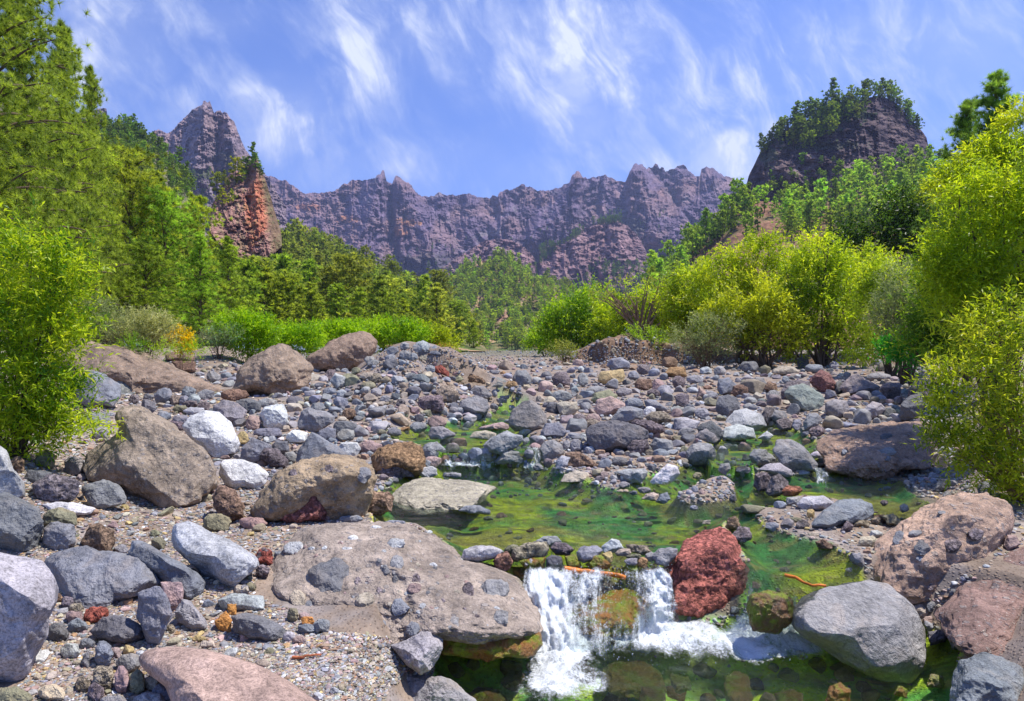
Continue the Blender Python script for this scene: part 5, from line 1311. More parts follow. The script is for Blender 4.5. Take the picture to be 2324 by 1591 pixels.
# ------------------------------------------------------------------ trees, bushes, grass
def quads(C, D_, N, L, Wd, droop=0.0, tri=False):
    """leaves: centre-base C, direction D_, side N, length L, width Wd"""
    L = L[:, None]; Wd = Wd[:, None]
    up = np.cross(N, D_)
    if tri:
        V = np.stack([C-N*Wd*.5, C+N*Wd*.5, C+D_*L-up*0], 1); n = len(C); F_ = np.arange(n*3).reshape(n, 3)
    else:
        mid = C+D_*L*.45; V = np.stack([C, mid-N*Wd*.5+up*Wd*.12, C+D_*L-np.array([0, 0, 1.])*L*droop, mid+N*Wd*.5+up*Wd*.12], 1); n = len(C); F_ = np.arange(n*4).reshape(n, 4)
    return V.reshape(-1, 3), F_
def unit(v): return v/(np.linalg.norm(v, axis=-1, keepdims=True)+1e-9)
class Build:
    def __init__(s): s.V, s.F3, s.F4, s.C, s.n = [], [], [], [], 0
    def add(s, V, F_, col):
        F_ = np.asarray(F_); (s.F3 if F_.shape[1] == 3 else s.F4).append(F_+s.n); s.V.append(V); s.C.append(np.broadcast_to(col, (len(V), 3))); s.n += len(V)
    def fin(s): return np.concatenate(s.V), [np.concatenate(f) for f in (s.F3, s.F4) if f], np.concatenate(s.C)
    def make(s, name, mat, parent=None, link=True, smooth=False):
        V, Fs, C = s.fin(); return mesh(name, V, Fs, mat, C, smooth, link, parent)

def pine_geo(h, R, seed, nb, tufts, needles, nl, nw, clear=.12, prof='cone', limb=.35):
    """Canary pine: whorled limbs, each carrying tufts of long needles. returns crown Build, wood Build"""
    rs = np.random.RandomState(seed); cr, wd = Build(), Build()
    zs = np.linspace(0, 1, 12); bend = rs.randn(2)*.012*h
    tp = np.stack([bend[0]*zs**2, bend[1]*zs**2, zs*h*.98], 1)
    V, Fq = tube(tp, np.linspace(h*.018, h*.003, 12), 7); wd.add(V, Fq, (1, 1, 1))
    TC, TD = [], []
    for k in range(nb):
        f = (k+rs.rand()*.9)/nb; z = h*(clear+(1-clear)*f**.92)
        if prof == 'cone': pr = (1-f)**.72*(.45+.55*min(1, f*6))+.05
        elif prof == 'round': pr = math.sqrt(max(0, 1-(2*f-1)**2*.92))*.95+.05
        else: pr = (.35+.65*f)*math.sqrt(max(.02, 1-f**3))
        L = R*pr*rs.uniform(.7, 1.15); th = k*2.399+rs.randn()*.4; el = rs.uniform(-.05, .35)+f*.45
        d = np.array([math.cos(th)*math.cos(el), math.sin(th)*math.cos(el), math.sin(el)]); b = np.array([np.interp(z/h, zs, tp[:, 0]), np.interp(z/h, zs, tp[:, 1]), z])
        t = np.linspace(0, 1, 6)[:, None]; cur = b+d*L*t+np.array([0, 0, 1.])*L*.10*np.sin(t*3.0)
        V, Fq = tube(cur, np.linspace(h*.005, h*.0012, 6), 4); wd.add(V, Fq, (1, 1, 1))
        nt = max(2, int(tufts*(.4+.6*pr/.9)))
        for q in range(nt):
            u = rs.uniform(limb, 1.05); side = rs.randn(3)*L*.20*np.array([1, 1, .55])*(.5+.8*u); c = b+d*L*u+side+np.array([0, 0, L*.06])
            TC.append(c); TD.append(unit(d*.7+side/L*2+np.array([0, 0, .75])+rs.randn(3)*.25))
    for q in range(3): TC.append(tp[-1]+rs.randn(3)*h*.01); TD.append(np.array([0, 0, 1.]))
    TC, TD = np.array(TC), np.array(TD); n = len(TC)
    tone = rs.rand(n); col = np.array([.12, .18, .03])*(1-tone[:, None])+np.array([.56, .64, .09])*tone[:, None]
    out = np.hypot(TC[:, 0], TC[:, 1])
    C = np.repeat(TC, needles, 0); D_ = unit(np.repeat(TD, needles, 0)*.55+rs.randn(n*needles, 3)*.62+np.array([0, 0, .12]))
    C = C-D_*nl*.12; N = unit(np.cross(D_, rs.randn(n*needles, 3)))
    V, F_ = quads(C, D_, N, nl*rs.uniform(.7, 1.15, len(C)), np.full(len(C), nw), tri=True)
    cc = np.repeat(np.repeat(col, needles, 0)*rs.uniform(.8, 1.2, (len(C), 1)), 3, 0); cr.add(V, F_, cc)
    return cr, wd
_protos = {}
def pine_proto(kind, k):
    key = (kind, k)
    if key in _protos: return _protos[key]
    rs = np.random.RandomState(100+k*7); prof = ('cone', 'round', 'cone', 'top')[k % 4]
    if kind == 'far': cr, wd = pine_geo(1, .30, 200+k, 17, 7, 13, .085, .050, .14, prof, .2)
    elif kind == 'mid': cr, wd = pine_geo(1, .27, 300+k, 34, 18, 16, .050, .016, .10, prof, .2)
    elif kind == 'big': cr, wd = pine_geo(1, .22, 400+k, 56, 30, 22, .030, .0042, .08, prof, .2)
    else: cr, wd = pine_geo(1, .20, 500+k, 72, 40, 38, .021, .0018, .08, prof, .06)
    if kind == 'far':
        Vc, Fc, Cc = cr.fin(); Vw, Fw, Cw = wd.fin()
        me = mesh('pine_tree', np.concatenate([Vc, Vw]), Fc+[Fw[0]+len(Vc)], None, np.concatenate([Cc, Cw]), False, False, mats=[M_NEEDLE, M_BARK], midx=np.concatenate([np.zeros(len(Fc[0])), np.ones(len(Fw[0]))]))
        _protos[key] = (me, (Vc, Fc[0], Cc, Vw, Fw[0]))
    else: _protos[key] = (cr.make('crown', M_NEEDLE, link=False), wd.make('trunk', M_BARK, link=False, smooth=True))
    return _protos[key]
def plant_pine(pos, h, kind, k, label, group, tint=(1, 1, 1), wide=1.0, rz=None, lean=0):
    rz = random.random()*6.28 if rz is None else rz; sc_ = (h*wide, h*wide, h)
    if kind == 'far':
        o = bpy.data.objects.new('pine_tree', pine_proto('far', k)[0]); sc.collection.objects.link(o); o.color = tint+(1,)
    else:
        cm, tm = pine_proto(kind, k); o = empty('pine_tree', (0, 0, 0))
        for nm, me in (('crown', cm), ('trunk', tm)):
            c = bpy.data.objects.new(nm, me); sc.collection.objects.link(c); c.parent = o; c.color = (tint+(1,)) if nm == 'crown' else (1, 1, 1, 1)
    o.location = pos; o.rotation_euler = (lean, 0, rz); o.scale = sc_
    return tag(o, label, 'pine tree', group)

PL = [('the red spire', 575, 480), ('the left peak', 460, 300), ('the dark butte', 1900, 330), ('the wooded centre hill', 1140, 680), ('the purple butte', 1380, 590), ('the conical brown mound', 620, 830), ('the yellow-green willows', 1750, 680), ('the left willow', 100, 700), ('the boulder heap', 920, 790), ('the eroded bank', 1400, 790), ('the yellow-flowered bush', 410, 775), ('the great cliff wall', 1000, 520), ('the dark right pine', 2230, 270)]
def tree_label(px, py, desc):
    L = sorted((math.hypot(px-x, (py-y)*1.2), a, x, y) for a, x, y in PL)
    def rel(x, y):
        dx, dy = px-x, py-y
        if abs(dx) > abs(dy)*1.8: return 'left of' if dx < 0 else 'right of'
        if abs(dy) > abs(dx)*1.8: return 'above' if dy < 0 else 'below'
        return ('above and ' if dy < 0 else 'below and ')+('left of' if dx < 0 else 'right of')
    for i in range(3):
        s = f"{desc} {rel(*L[i][2:])} {L[i][1]}"
        if s not in USED: USED.add(s); return s
    for i in range(3):
        for j in range(4):
            if i != j:
                s = f"{desc} {rel(*L[i][2:])} {L[i][1]}, towards {L[j][1]}"
                if len(s.split()) <= 16 and s not in USED: USED.add(s); return s
    return None

# --- pines on the slopes. (hill, picture polygon, count, tree height m, tint, group phrase)
H_RIM, H_PEAK, H_PBUT, H_CENT, H_LEFT, H_NEARL, H_BUTTE, H_RIGHT, H_SPIRE = HILLS
def forest(h, poly, n, hm, tint, where_, seed, mask=None, dist=.5, wide=1.0, var=.22):
    rs = np.random.RandomState(seed); P = np.asarray(poly, float); x0, y0 = P.min(0); x1, y1 = P.max(0)
    px = rs.uniform(x0, x1, n*6); py = rs.uniform(y0, y1, n*6); k = poly_sd(px, py, P) < 0
    if mask is not None: k &= mask(px, py) > rs.rand(len(px))
    px, py = px[k], py[k]; pos, ok = on_hill(h, px, py); px, py, pos = px[ok], py[ok], pos[ok]
    H = hm*np.exp(rs.randn(len(px))*var); app = H/pos[:, 1]*F; out = []; cell = {}
    for i in range(len(px)):
        r = app[i]*dist; cx_, cy_ = px[i], py[i]; ok_ = True; g = max(r, 3); a, b = int(cx_//12), int(cy_//12); rr = int(r//12)+1
        for da in range(-rr, rr+1):
            for db in range(-rr, rr+1):
                for (qx, qy, qr) in cell.get((a+da, b+db), ()):
                    if abs(qx-cx_)/(.62*g)+abs(qy-cy_)/(.5*g) < 1: ok_ = False; break
                if not ok_: break
            if not ok_: break
        if not ok_: continue
        cell.setdefault((a, b), []).append((cx_, cy_, r)); out.append((px[i], py[i], H[i], app[i], pos[i], tint, where_, wide))
        if len(out) >= n: break
    return out
T = []
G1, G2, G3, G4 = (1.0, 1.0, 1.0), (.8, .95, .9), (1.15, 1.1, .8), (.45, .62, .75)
# long left slope
T += forest(H_LEFT, [(600, 545), (690, 545), (760, 575), (830, 610), (900, 640), (1000, 690), (1080, 745), (1100, 790), (560, 790), (560, 560)], 900, 14, G1, 'pine on the long left slope', 1, lambda x, y: np.where((np.abs(x-735-(y-600)*.9) < 14) & (y < 660), .12, 1.0), .34, 1.15)
# dark ridge above the near left slope
T += forest(H_NEARL, [(180, 300), (240, 285), (300, 290), (340, 320), (400, 370), (440, 430), (445, 450), (400, 450), (360, 400), (180, 420)], 260, 9, (.62, .80, .72), 'dark pine on the high left ridge', 2, None, .40)
T += forest(H_NEARL, [(60, 330), (320, 400), (400, 510), (450, 610), (520, 660), (560, 780), (-100, 780), (-100, 330)], 330, 14, G3, 'pine on the near left slope', 3, None, .40, 1.1)
# centre hill
T += forest(H_CENT, [(940, 680), (1000, 620), (1100, 575), (1180, 580), (1260, 600), (1320, 640), (1350, 690), (1350, 795), (940, 795)], 1100, 12.5, (1.1, 1.2, .85), 'pine on the wooded centre hill', 4, lambda x, y: np.where(fbm(xyz3(x/28+y/60, y/50), 3, 5) < -.18, .15, 1.0), .36, 1.35)
# right apron
T += forest(H_RIGHT, list(map(tuple, zc('T5', [60, 1310, 200, 1140, 330, 1040, 560, 1080, 800, 1060, 950, 1060, 1100, 940, 1250, 880, 1450, 850, 1700, 790, 2324, 700, 2324, 1340, 60, 1340])))+[(1480, 790), (1480, 650)], 560, 15, (1.05, 1.25, 1.0), 'pine on the wooded slope under the dark butte', 5,
    lambda x, y: np.where((x > 1600) & (x < 1790) & (y < 560) & (fbm(xyz3(x/40, y/40), 3, 8) < .25), .15, 1.0), .40)
T += forest(H_RIGHT, zc('T4', [1200, 1000, 1500, 780, 1600, 650, 1700, 520, 1760, 430, 1872, 440, 1872, 620, 1700, 720, 1500, 860, 1300, 1000]), 70, 17, (.75, .92, .7), 'pine on the ridge left of the dark butte', 6, None, .4)
# butte crest and shoulder
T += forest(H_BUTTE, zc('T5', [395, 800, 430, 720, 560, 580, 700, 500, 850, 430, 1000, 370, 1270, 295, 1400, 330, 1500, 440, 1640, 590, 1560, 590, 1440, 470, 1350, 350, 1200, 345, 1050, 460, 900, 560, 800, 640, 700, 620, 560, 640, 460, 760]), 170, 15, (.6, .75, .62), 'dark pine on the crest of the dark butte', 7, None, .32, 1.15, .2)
T += forest(H_BUTTE, zc('T5', [640, 640, 800, 560, 1000, 450, 1200, 370, 1250, 420, 1000, 560, 800, 700, 660, 700]), 60, 14, (.8, .9, .5), 'light green tree on the shoulder of the dark butte', 8, None, .5)
T += forest(H_BUTTE, zc('T5', [430, 860, 700, 780, 1000, 760, 1100, 880, 900, 980, 500, 1000]), 26, 7, (.7, .9, .6), 'small shrub on the face of the dark butte', 9, None, .8, 1.6)
# purple butte shoulder, cliff ledges, left peak
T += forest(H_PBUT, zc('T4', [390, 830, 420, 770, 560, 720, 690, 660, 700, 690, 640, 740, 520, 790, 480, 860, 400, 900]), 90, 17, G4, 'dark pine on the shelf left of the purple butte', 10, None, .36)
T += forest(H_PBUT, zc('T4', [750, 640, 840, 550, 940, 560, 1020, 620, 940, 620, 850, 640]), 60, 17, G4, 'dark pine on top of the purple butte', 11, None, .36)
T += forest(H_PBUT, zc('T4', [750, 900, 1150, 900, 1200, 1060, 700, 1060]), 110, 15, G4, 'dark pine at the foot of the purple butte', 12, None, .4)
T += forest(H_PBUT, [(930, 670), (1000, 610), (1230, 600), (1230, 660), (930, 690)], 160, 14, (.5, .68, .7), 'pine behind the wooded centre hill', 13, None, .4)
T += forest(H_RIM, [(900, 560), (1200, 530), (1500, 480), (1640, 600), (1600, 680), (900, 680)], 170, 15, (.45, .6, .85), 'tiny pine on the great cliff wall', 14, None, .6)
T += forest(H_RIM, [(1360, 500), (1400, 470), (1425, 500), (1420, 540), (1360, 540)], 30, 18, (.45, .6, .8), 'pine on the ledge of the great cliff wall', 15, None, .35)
T += forest(H_PEAK, [(380, 390), (560, 370), (600, 430), (560, 460), (420, 470)], 90, 11, (.5, .65, .7), 'tiny pine on the flank of the left peak', 16, None, .5)
# red spire tip
T += forest(H_SPIRE, zc('T2', [1780, 330, 1800, 240, 1900, 40, 1990, 60, 2010, 200, 1960, 260, 1850, 160]), 4, 7, (1.05, 1.0, .6), 'light green pine on the left shoulder of the red spire', 17, None, .8, 1.1)
for (x, y, hh) in [(573, 372, 12), (580, 385, 9), (560, 400, 10), (590, 400, 7), (548, 415, 7)]:
    p, ok = on_hill(H_SPIRE, np.array([x*1.0]), np.array([y*1.0])); T.append((x, y, hh, hh/p[0, 1]*F, p[0], (.6, .8, .5), 'pine on the tip of the red spire', 1.3))
for (x, y, hh) in [(534, 420, 14), (492, 440, 13), (505, 470, 10)]:
    p, ok = on_hill(H_SPIRE, np.array([x*1.0]), np.array([y*1.0])); T.append((x, y, hh, hh/p[0, 1]*F, p[0], (1.2, 1.15, .5), 'yellow-green pine on the left shoulder of the red spire', 1.3))

# --- pines near the stream, placed one by one: (px, base py, top py, distance, kind, tint, wide, label)
NEAR = [
 (50, 790, -160, 19, 'near', (.80, .88, .75), .75, 'tall dark pine at the left edge reaching above the frame'), (-40, 820, -60, 14, 'near', (.95, 1, .75), .9, 'pine with drooping light needles cut by the left edge'),
 (140, 790, 58, 24, 'near', (1.0, 1.05, .7), .72, 'slim pine right of the tall dark one, bright green'), (205, 800, 158, 30, 'near', (.9, .95, .72), .6, 'thin-topped pine leaning into the sky right of the bright green one'),
 (120, 790, 300, 32, 'big', (1.05, 1.05, .75), .95, 'yellow-green pine below the slim bright one'),
 (300, 780, 350, 44, 'big', (1.0, .95, .65), 1.0, 'wide olive pine in front of the high left ridge'), (250, 780, 335, 50, 'big', (1.1, 1.08, .7), 1.0, 'yellow-green pine left of the wide olive pine'),
 (180, 780, 300, 36, 'big', (1.0, 1.05, .75), 1.2, 'green pine behind the top of the left willow'), (360, 770, 395, 52, 'big', (1.1, 1.05, .65), 1.1, 'olive-yellow pine right of the wide olive pine'),
 (375, 725, 445, 44, 'big', (.95, 1.22, .85), 1.05, 'fresh green conical pine, centre of the left grove'), (455, 770, 530, 42, 'big', (.95, 1.2, .8), 1.1, 'fresh green pine with a bare trunk by the yellow-flowered bush'),
 (450, 700, 455, 60, 'big', (1.1, 1.1, .6), 1.0, 'yellow-green pine behind the fresh green conical one'), (520, 720, 540, 75, 'big', (1.0, 1.1, .7), 1.1, 'round-topped green pine below the red spire'),
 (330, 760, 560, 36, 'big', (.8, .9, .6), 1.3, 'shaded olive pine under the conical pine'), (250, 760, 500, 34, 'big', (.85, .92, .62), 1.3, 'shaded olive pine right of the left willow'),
 (560, 745, 600, 85, 'mid', (.95, 1.1, .7), 1.2, 'green pine above the round bright bush'), (600, 740, 610, 92, 'mid', (1.1, 1.05, .65), 1.2, 'olive pine right of the red spire foot'), (655, 750, 625, 95, 'mid', (1, 1, .65), 1.2, 'dense pine left of the conical brown mound top'),
 (705, 760, 645, 90, 'mid', (.95, .95, .7), 1.35, 'broad olive pine behind the conical brown mound'), (765, 765, 650, 95, 'mid', (.95, 1.05, .7), 1.2, 'green pine behind the second brown mound'), (815, 765, 655, 105, 'mid', (1, 1.05, .7), 1.2, 'pine right above the second brown mound'),
 (870, 770, 665, 115, 'mid', (.95, 1, .7), 1.2, 'pine behind the boulder heap, left one'), (915, 775, 680, 125, 'mid', (1.1, 1.08, .6), 1.25, 'light olive pine behind the boulder heap'), (965, 780, 690, 135, 'mid', (1.0, 1.0, .65), 1.2, 'pine behind the right end of the boulder heap'),
 (1005, 785, 720, 150, 'mid', (1.1, 1.1, .6), 1.1, 'low pine right of the boulder heap'), (1040, 788, 735, 160, 'mid', (1.2, 1.1, .5), 1.1, 'small yellowish pine at the end of the gravel bed'), (1075, 789, 728, 170, 'mid', (1, 1.05, .7), 1.1, 'small pine left of the far gravel bed'),
 (640, 720, 585, 130, 'mid', (.95, 1.1, .75), 1.1, 'pine halfway up beside the red spire'), (700, 700, 590, 150, 'mid', (.95, 1.1, .75), 1.1, 'pine on the rise right of the red spire'),
 (2265, 800, 172, 17, 'near', (.72, .95, .9), 1.0, 'dark pine sticking up behind the right willow'), (2195, 800, 235, 19, 'near', (.7, .9, .9), .9, 'thin dark blue-green pine left of the taller right one'),
]
for i, (px, pb, pt, d, kind, tint, wide, lab) in enumerate(NEAR):
    zt = HC+(CY-pt)/F*d; zb = float(G((px-CX)/F*d, d)[0])-.1
    o = plant_pine(((px-CX)/F*d, d, zb), zt-zb, kind, i % (4 if kind != 'near' else 3), lab, 'pines of the left grove' if px < 1100 else 'pines behind the right willow', tint, wide, i*1.7)
    USED.add(lab)
# row of slope pines: the 262 that show largest are trees of their own, the rest one wood
T.sort(key=lambda t: -t[3]); NT_IND = 262
rs = np.random.RandomState(3)
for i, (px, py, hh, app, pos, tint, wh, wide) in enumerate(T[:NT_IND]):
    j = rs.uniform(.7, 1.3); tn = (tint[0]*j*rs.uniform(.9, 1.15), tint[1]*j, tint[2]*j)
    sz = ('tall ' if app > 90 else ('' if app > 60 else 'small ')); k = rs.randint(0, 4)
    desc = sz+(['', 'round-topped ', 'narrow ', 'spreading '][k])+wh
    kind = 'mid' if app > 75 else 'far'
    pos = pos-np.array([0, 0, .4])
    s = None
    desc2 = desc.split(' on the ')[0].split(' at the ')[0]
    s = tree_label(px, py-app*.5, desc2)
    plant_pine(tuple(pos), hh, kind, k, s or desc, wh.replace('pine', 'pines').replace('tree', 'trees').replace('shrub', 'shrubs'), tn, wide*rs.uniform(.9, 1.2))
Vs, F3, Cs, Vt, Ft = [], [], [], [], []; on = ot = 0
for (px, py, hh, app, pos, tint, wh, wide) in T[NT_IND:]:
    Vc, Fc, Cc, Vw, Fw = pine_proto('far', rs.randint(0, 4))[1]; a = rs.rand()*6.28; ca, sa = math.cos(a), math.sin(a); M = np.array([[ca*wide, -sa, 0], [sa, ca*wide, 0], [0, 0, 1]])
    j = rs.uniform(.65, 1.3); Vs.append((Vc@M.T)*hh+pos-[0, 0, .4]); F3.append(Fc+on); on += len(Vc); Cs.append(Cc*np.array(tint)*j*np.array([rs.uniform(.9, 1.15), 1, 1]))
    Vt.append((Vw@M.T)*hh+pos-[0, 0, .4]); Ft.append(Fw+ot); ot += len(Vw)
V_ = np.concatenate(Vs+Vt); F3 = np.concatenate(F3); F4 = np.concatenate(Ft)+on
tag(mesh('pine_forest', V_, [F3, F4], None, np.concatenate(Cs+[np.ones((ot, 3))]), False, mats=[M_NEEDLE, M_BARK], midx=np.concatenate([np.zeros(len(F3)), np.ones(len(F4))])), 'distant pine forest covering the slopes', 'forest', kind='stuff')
print('slope pines', len(T))

# --- broadleaved willows and bushes
def bush_geo(blobs, nleaf, leaf, wid, cols, seed, base, droop=.1, stems=14, stem_r=.02, spr=9, shell=.55, up=.5, gap=-.28):
    """blobs: (cx,cy,cz,rx,ry,rz) lobes of the crown. Leaves sit on short sprigs through the outer part of each lobe."""
    rs = np.random.RandomState(seed); cr, wd = Build(), Build(); B = np.array(blobs, float); vol = (B[:, 3]*B[:, 5])**1.0; ns = nleaf//spr
    ch = rs.choice(len(B), ns, p=vol/vol.sum()); dirs = unit(rs.randn(ns, 3)); rr = shell+(1-shell)*rs.rand(ns)**.8; rr *= (1+.30*fbm(dirs*3.2+ch[:, None]*7, 4, seed))*(1+.22*(rs.rand(ns) < .12)*rs.rand(ns))
    P = B[ch, :3]+dirs*B[ch, 3:]*rr[:, None]
    # gaps: drop sprigs where a coarse noise is low
    ext = max(np.ptp(P[:, 0]), .1); g = fbm(P/ext*7, 3, seed+5); k = g > gap; P, dirs, ch = P[k], dirs[k], ch[k]; ns = len(P)
    sd = unit(dirs*.8+np.array([0, 0, up])+rs.randn(ns, 3)*.35)
    L = leaf*spr*.36
    tt = np.tile(np.linspace(0, 1, spr), ns); base_ = np.repeat(P, spr, 0)+np.repeat(sd, spr, 0)*(tt*L)[:, None]
    Dl = unit(np.repeat(sd, spr, 0)*.55+rs.randn(ns*spr, 3)*.7+np.array([0, 0, .1])); N = unit(np.cross(Dl, rs.randn(ns*spr, 3)*.5+np.array([0, 0, 1.])))
    V, F_ = quads(base_, Dl, N, leaf*rs.uniform(.65, 1.25, len(Dl)), wid*rs.uniform(.8, 1.2, len(Dl)), droop)
    ca = np.array(cols); tone = np.clip(.5+.45*fbm(P/ext*5, 3, seed+9)+.28*rs.randn(ns), 0, 1)*(len(ca)-1); i = np.minimum(tone.astype(int), len(ca)-2); f = (tone-i)[:, None]
    cs = ca[i]*(1-f)+ca[i+1]*f; cs = np.repeat(cs, spr, 0)*rs.uniform(.75, 1.25, (ns*spr, 1)); cr.add(V, F_, np.repeat(cs, 4, 0))
    base = np.array(base, float)
    for s in range(stems):
        b = B[s % len(B)]; tgt = b[:3]+rs.randn(3)*b[3:]*.42; st = base+np.array([rs.randn()*b[3]*.16, rs.randn()*.1*b[3], 0]); t = np.linspace(0, 1, 9)[:, None]
        cur = st+(tgt-st)*t+np.array([0, 0, 1])*np.linalg.norm(tgt-st)*.12*np.sin(t*3.1)+.04*np.linalg.norm(tgt-st)*np.sin(t*9+s)*rs.randn(3)*.5
        V, Fq = tube(cur, np.linspace(stem_r*rs.uniform(.6, 1.1), stem_r*.18, 9), 5); wd.add(V, Fq, (1, 1, 1))
        for q in range(5):
            a = cur[3+q]; e = a+unit(rs.randn(3)+np.array([0, 0, .5]))*b[3:]*rs.uniform(.5, 1.0); tq = np.linspace(0, 1, 5)[:, None]
            V, Fq = tube(a+(e-a)*tq+np.array([0, 0, .05])*np.sin(tq*3)*b[5], np.linspace(stem_r*.3, stem_r*.08, 5), 4); wd.add(V, Fq, (1, 1, 1))
    return cr, wd
YG = [(.16, .25, .012), (.38, .50, .015), (.60, .66, .03)]; GG = [(.08, .20, .012), (.24, .42, .015), (.46, .60, .02)]; OL = [(.10, .14, .03), (.24, .28, .05), (.42, .42, .08)]
GO = [(.20, .28, .012), (.44, .54, .018), (.64, .64, .03)]; SG = [(.14, .18, .08), (.28, .33, .16), (.45, .46, .26)]; DK = [(.02, .05, .01), (.05, .10, .015), (.10, .16, .02)]; FL = [(.30, .34, .03), (.70, .48, .01), (.85, .60, .01)]
FR = [(.02, .16, .01), (.05, .34, .02), (.12, .5, .03)]
def bush(name, lab, cat, lobes, d, nleaf, leaf, wid, cols, seed, base=None, group=None, depth=.7, bark=(1, 1, 1), **kw):
    """lobes: (px, py, rx, ry[, extra distance]) in the picture at distance d"""
    B = []
    for q in lobes:
        dd = d+(q[4] if len(q) > 4 else 0); p = at(q[0], q[1], dd); rx, rz = q[2]/F*dd, q[3]/F*dd; B.append([p[0], p[1], p[2], rx, (rx+rz)/2*depth, rz])
    B = np.array(B)
    if base is None: bx = B[:, 0].mean(); by = d; 
    else: bx, by = (base[0]-CX)/F*d, d
    bz = float(G(bx, by)[0])-.05; org = np.array([bx, by, bz]); B[:, :3] -= org
    cr, wd = bush_geo(B, nleaf, leaf, wid, cols, seed, (0, 0, 0), **kw)
    e = empty(name, tuple(org)); tag(e, lab, cat, group)
    c = cr.make('foliage' if 'bush' in name or 'shrub' in name else 'crown', M_LEAF, e); w_ = wd.make('stems' if 'bush' in name or 'shrub' in name else 'trunk', M_BARK, e, smooth=True); w_.color = bark+(1,)
    PL.append((lab, lobes[0][0], lobes[0][1])); USED.add(lab); return e
WG = 'yellow-green willows on the right bank'
# near left and right willows
bush('willow_bush', 'bright green willow bush filling the left edge', 'bush', [(60, 560, 60, 75), (20, 640, 80, 110), (110, 640, 60, 80), (165, 600, 36, 40), (40, 760, 110, 110), (150, 690, 50, 70), (130, 800, 70, 70), (60, 880, 100, 90), (170, 940, 60, 45), (30, 960, 70, 60), (215, 945, 35, 32), (120, 960, 60, 40), (-60, 800, 90, 220), (40, 900, 110, 90), (120, 1000, 60, 30), (30, 1010, 70, 30)], 7.2, 36000, .085, .021, GG[:1]+YG[1:], 11, (40, 0), stems=26, stem_r=.014, spr=9, shell=.55)
bush('willow_bush', 'tangled willow bush overhanging the right edge above the gravel', 'bush', [(2200, 860, 90, 60), (2290, 820, 80, 80), (2150, 900, 50, 50), (2230, 960, 100, 70), (2150, 985, 45, 50), (2310, 950, 60, 90), (2260, 1050, 70, 60), (2150, 1050, 35, 30), (2300, 1110, 50, 50), (2210, 1030, 50, 40), (2290, 730, 60, 50), (2235, 745, 50, 50)], 6.4, 22000, .072, .018, [(.12, .20, .01), (.38, .46, .015), (.58, .58, .04)], 12, (2330, 0), stems=34, stem_r=.013, spr=8, shell=.2, gap=-.1, bark=(2.2, 2.0, 1.7))
bush('willow_tree', 'tall bright green willow at the right edge behind the tangled bush', 'willow', [(2300, 400, 60, 60), (2250, 470, 90, 80), (2310, 560, 90, 110), (2200, 560, 80, 90), (2230, 660, 90, 80), (2170, 640, 60, 70), (2300, 700, 70, 90), (2170, 490, 45, 50), (2180, 740, 60, 60), (2350, 440, 80, 90), (2130, 600, 40, 50), (2180, 420, 36, 36)], 8.5, 36000, .085, .022, YG, 13, (2270, 0), WG, stems=16, stem_r=.03, spr=9, shell=.3)
bush('willow_tree', 'golden-topped willow between the dark right pine and the frame edge', 'willow', [(2300, 330, 45, 34), (2250, 370, 45, 36), (2190, 400, 36, 30), (2320, 280, 34, 36), (2150, 420, 30, 26)], 9.5, 9000, .085, .022, GO, 14, (2290, 0), WG, stems=10, stem_r=.025, spr=8)
# willow belt on the right bank, back to front
bush('willow_tree', 'dark green laurel-like tree behind the willows under the dark butte', 'tree', [(2000, 560, 110, 60), (2090, 520, 80, 60), (1920, 600, 70, 50), (2120, 600, 70, 60), (2050, 480, 50, 36)], 46, 16000, .36, .15, DK, 15, (2020, 0), None, stems=8, stem_r=.2)
bush('willow_tree', 'golden-leaved willow, tallest in the middle of the right belt', 'willow', [(1700, 590, 60, 50), (1640, 640, 70, 60), (1740, 570, 40, 36), (1690, 690, 80, 70), (1780, 620, 50, 50), (1600, 690, 50, 50)], 40, 19000, .26, .085, GO, 16, (1690, 0), WG, stems=14, stem_r=.10, spr=7, shell=.3)
bush('willow_tree', 'yellow-green willow with a forked dark trunk, right of the golden one', 'willow', [(1860, 580, 60, 50), (1830, 650, 80, 70), (1900, 640, 60, 60), (1950, 660, 50, 60), (1880, 720, 100, 80), (1800, 720, 60, 70), (1930, 760, 70, 60), (1840, 780, 70, 40)], 35, 30000, .23, .08, YG, 17, (1860, 0), WG, stems=18, stem_r=.10, spr=7, shell=.3)
bush('willow_tree', 'broad willow with low bare limbs above the orange domed boulder', 'willow', [(1720, 680, 70, 50), (1680, 720, 70, 50), (1760, 720, 60, 60), (1640, 740, 50, 50), (1730, 770, 80, 36), (1800, 760, 40, 40)], 34, 18000, .22, .075, [(.14, .20, .015), (.38, .44, .02), (.58, .60, .03)], 18, (1730, 0), WG, stems=20, stem_r=.09, spr=7, shell=.25)
bush('willow_tree', 'green willow at the left end of the right belt', 'willow', [(1290, 720, 50, 50), (1340, 700, 60, 50), (1250, 750, 40, 40), (1310, 760, 70, 36), (1390, 720, 40, 50), (1370, 765, 50, 30)], 62, 17000, .36, .13, GG, 19, (1310, 0), WG, stems=12, stem_r=.14, spr=7, shell=.3)
bush('willow_tree', 'yellow-green willow behind the eroded bank', 'willow', [(1430, 700, 50, 50), (1480, 710, 50, 50), (1440, 750, 70, 36), (1520, 700, 40, 50), (1500, 755, 50, 36)], 54, 15000, .32, .11, YG, 20, (1450, 0), WG, stems=14, stem_r=.12, spr=7, shell=.3)
bush('willow_tree', 'sparse half-bare grey willow behind the eroded bank', 'willow', [(1440, 660, 40, 40), (1500, 650, 40, 36), (1370, 670, 30, 30), (1550, 650, 36, 40)], 50, 1800, .26, .08, OL, 21, (1455, 0), WG, stems=26, stem_r=.11, spr=6, shell=.2, bark=(2.4, 2.3, 2.1))
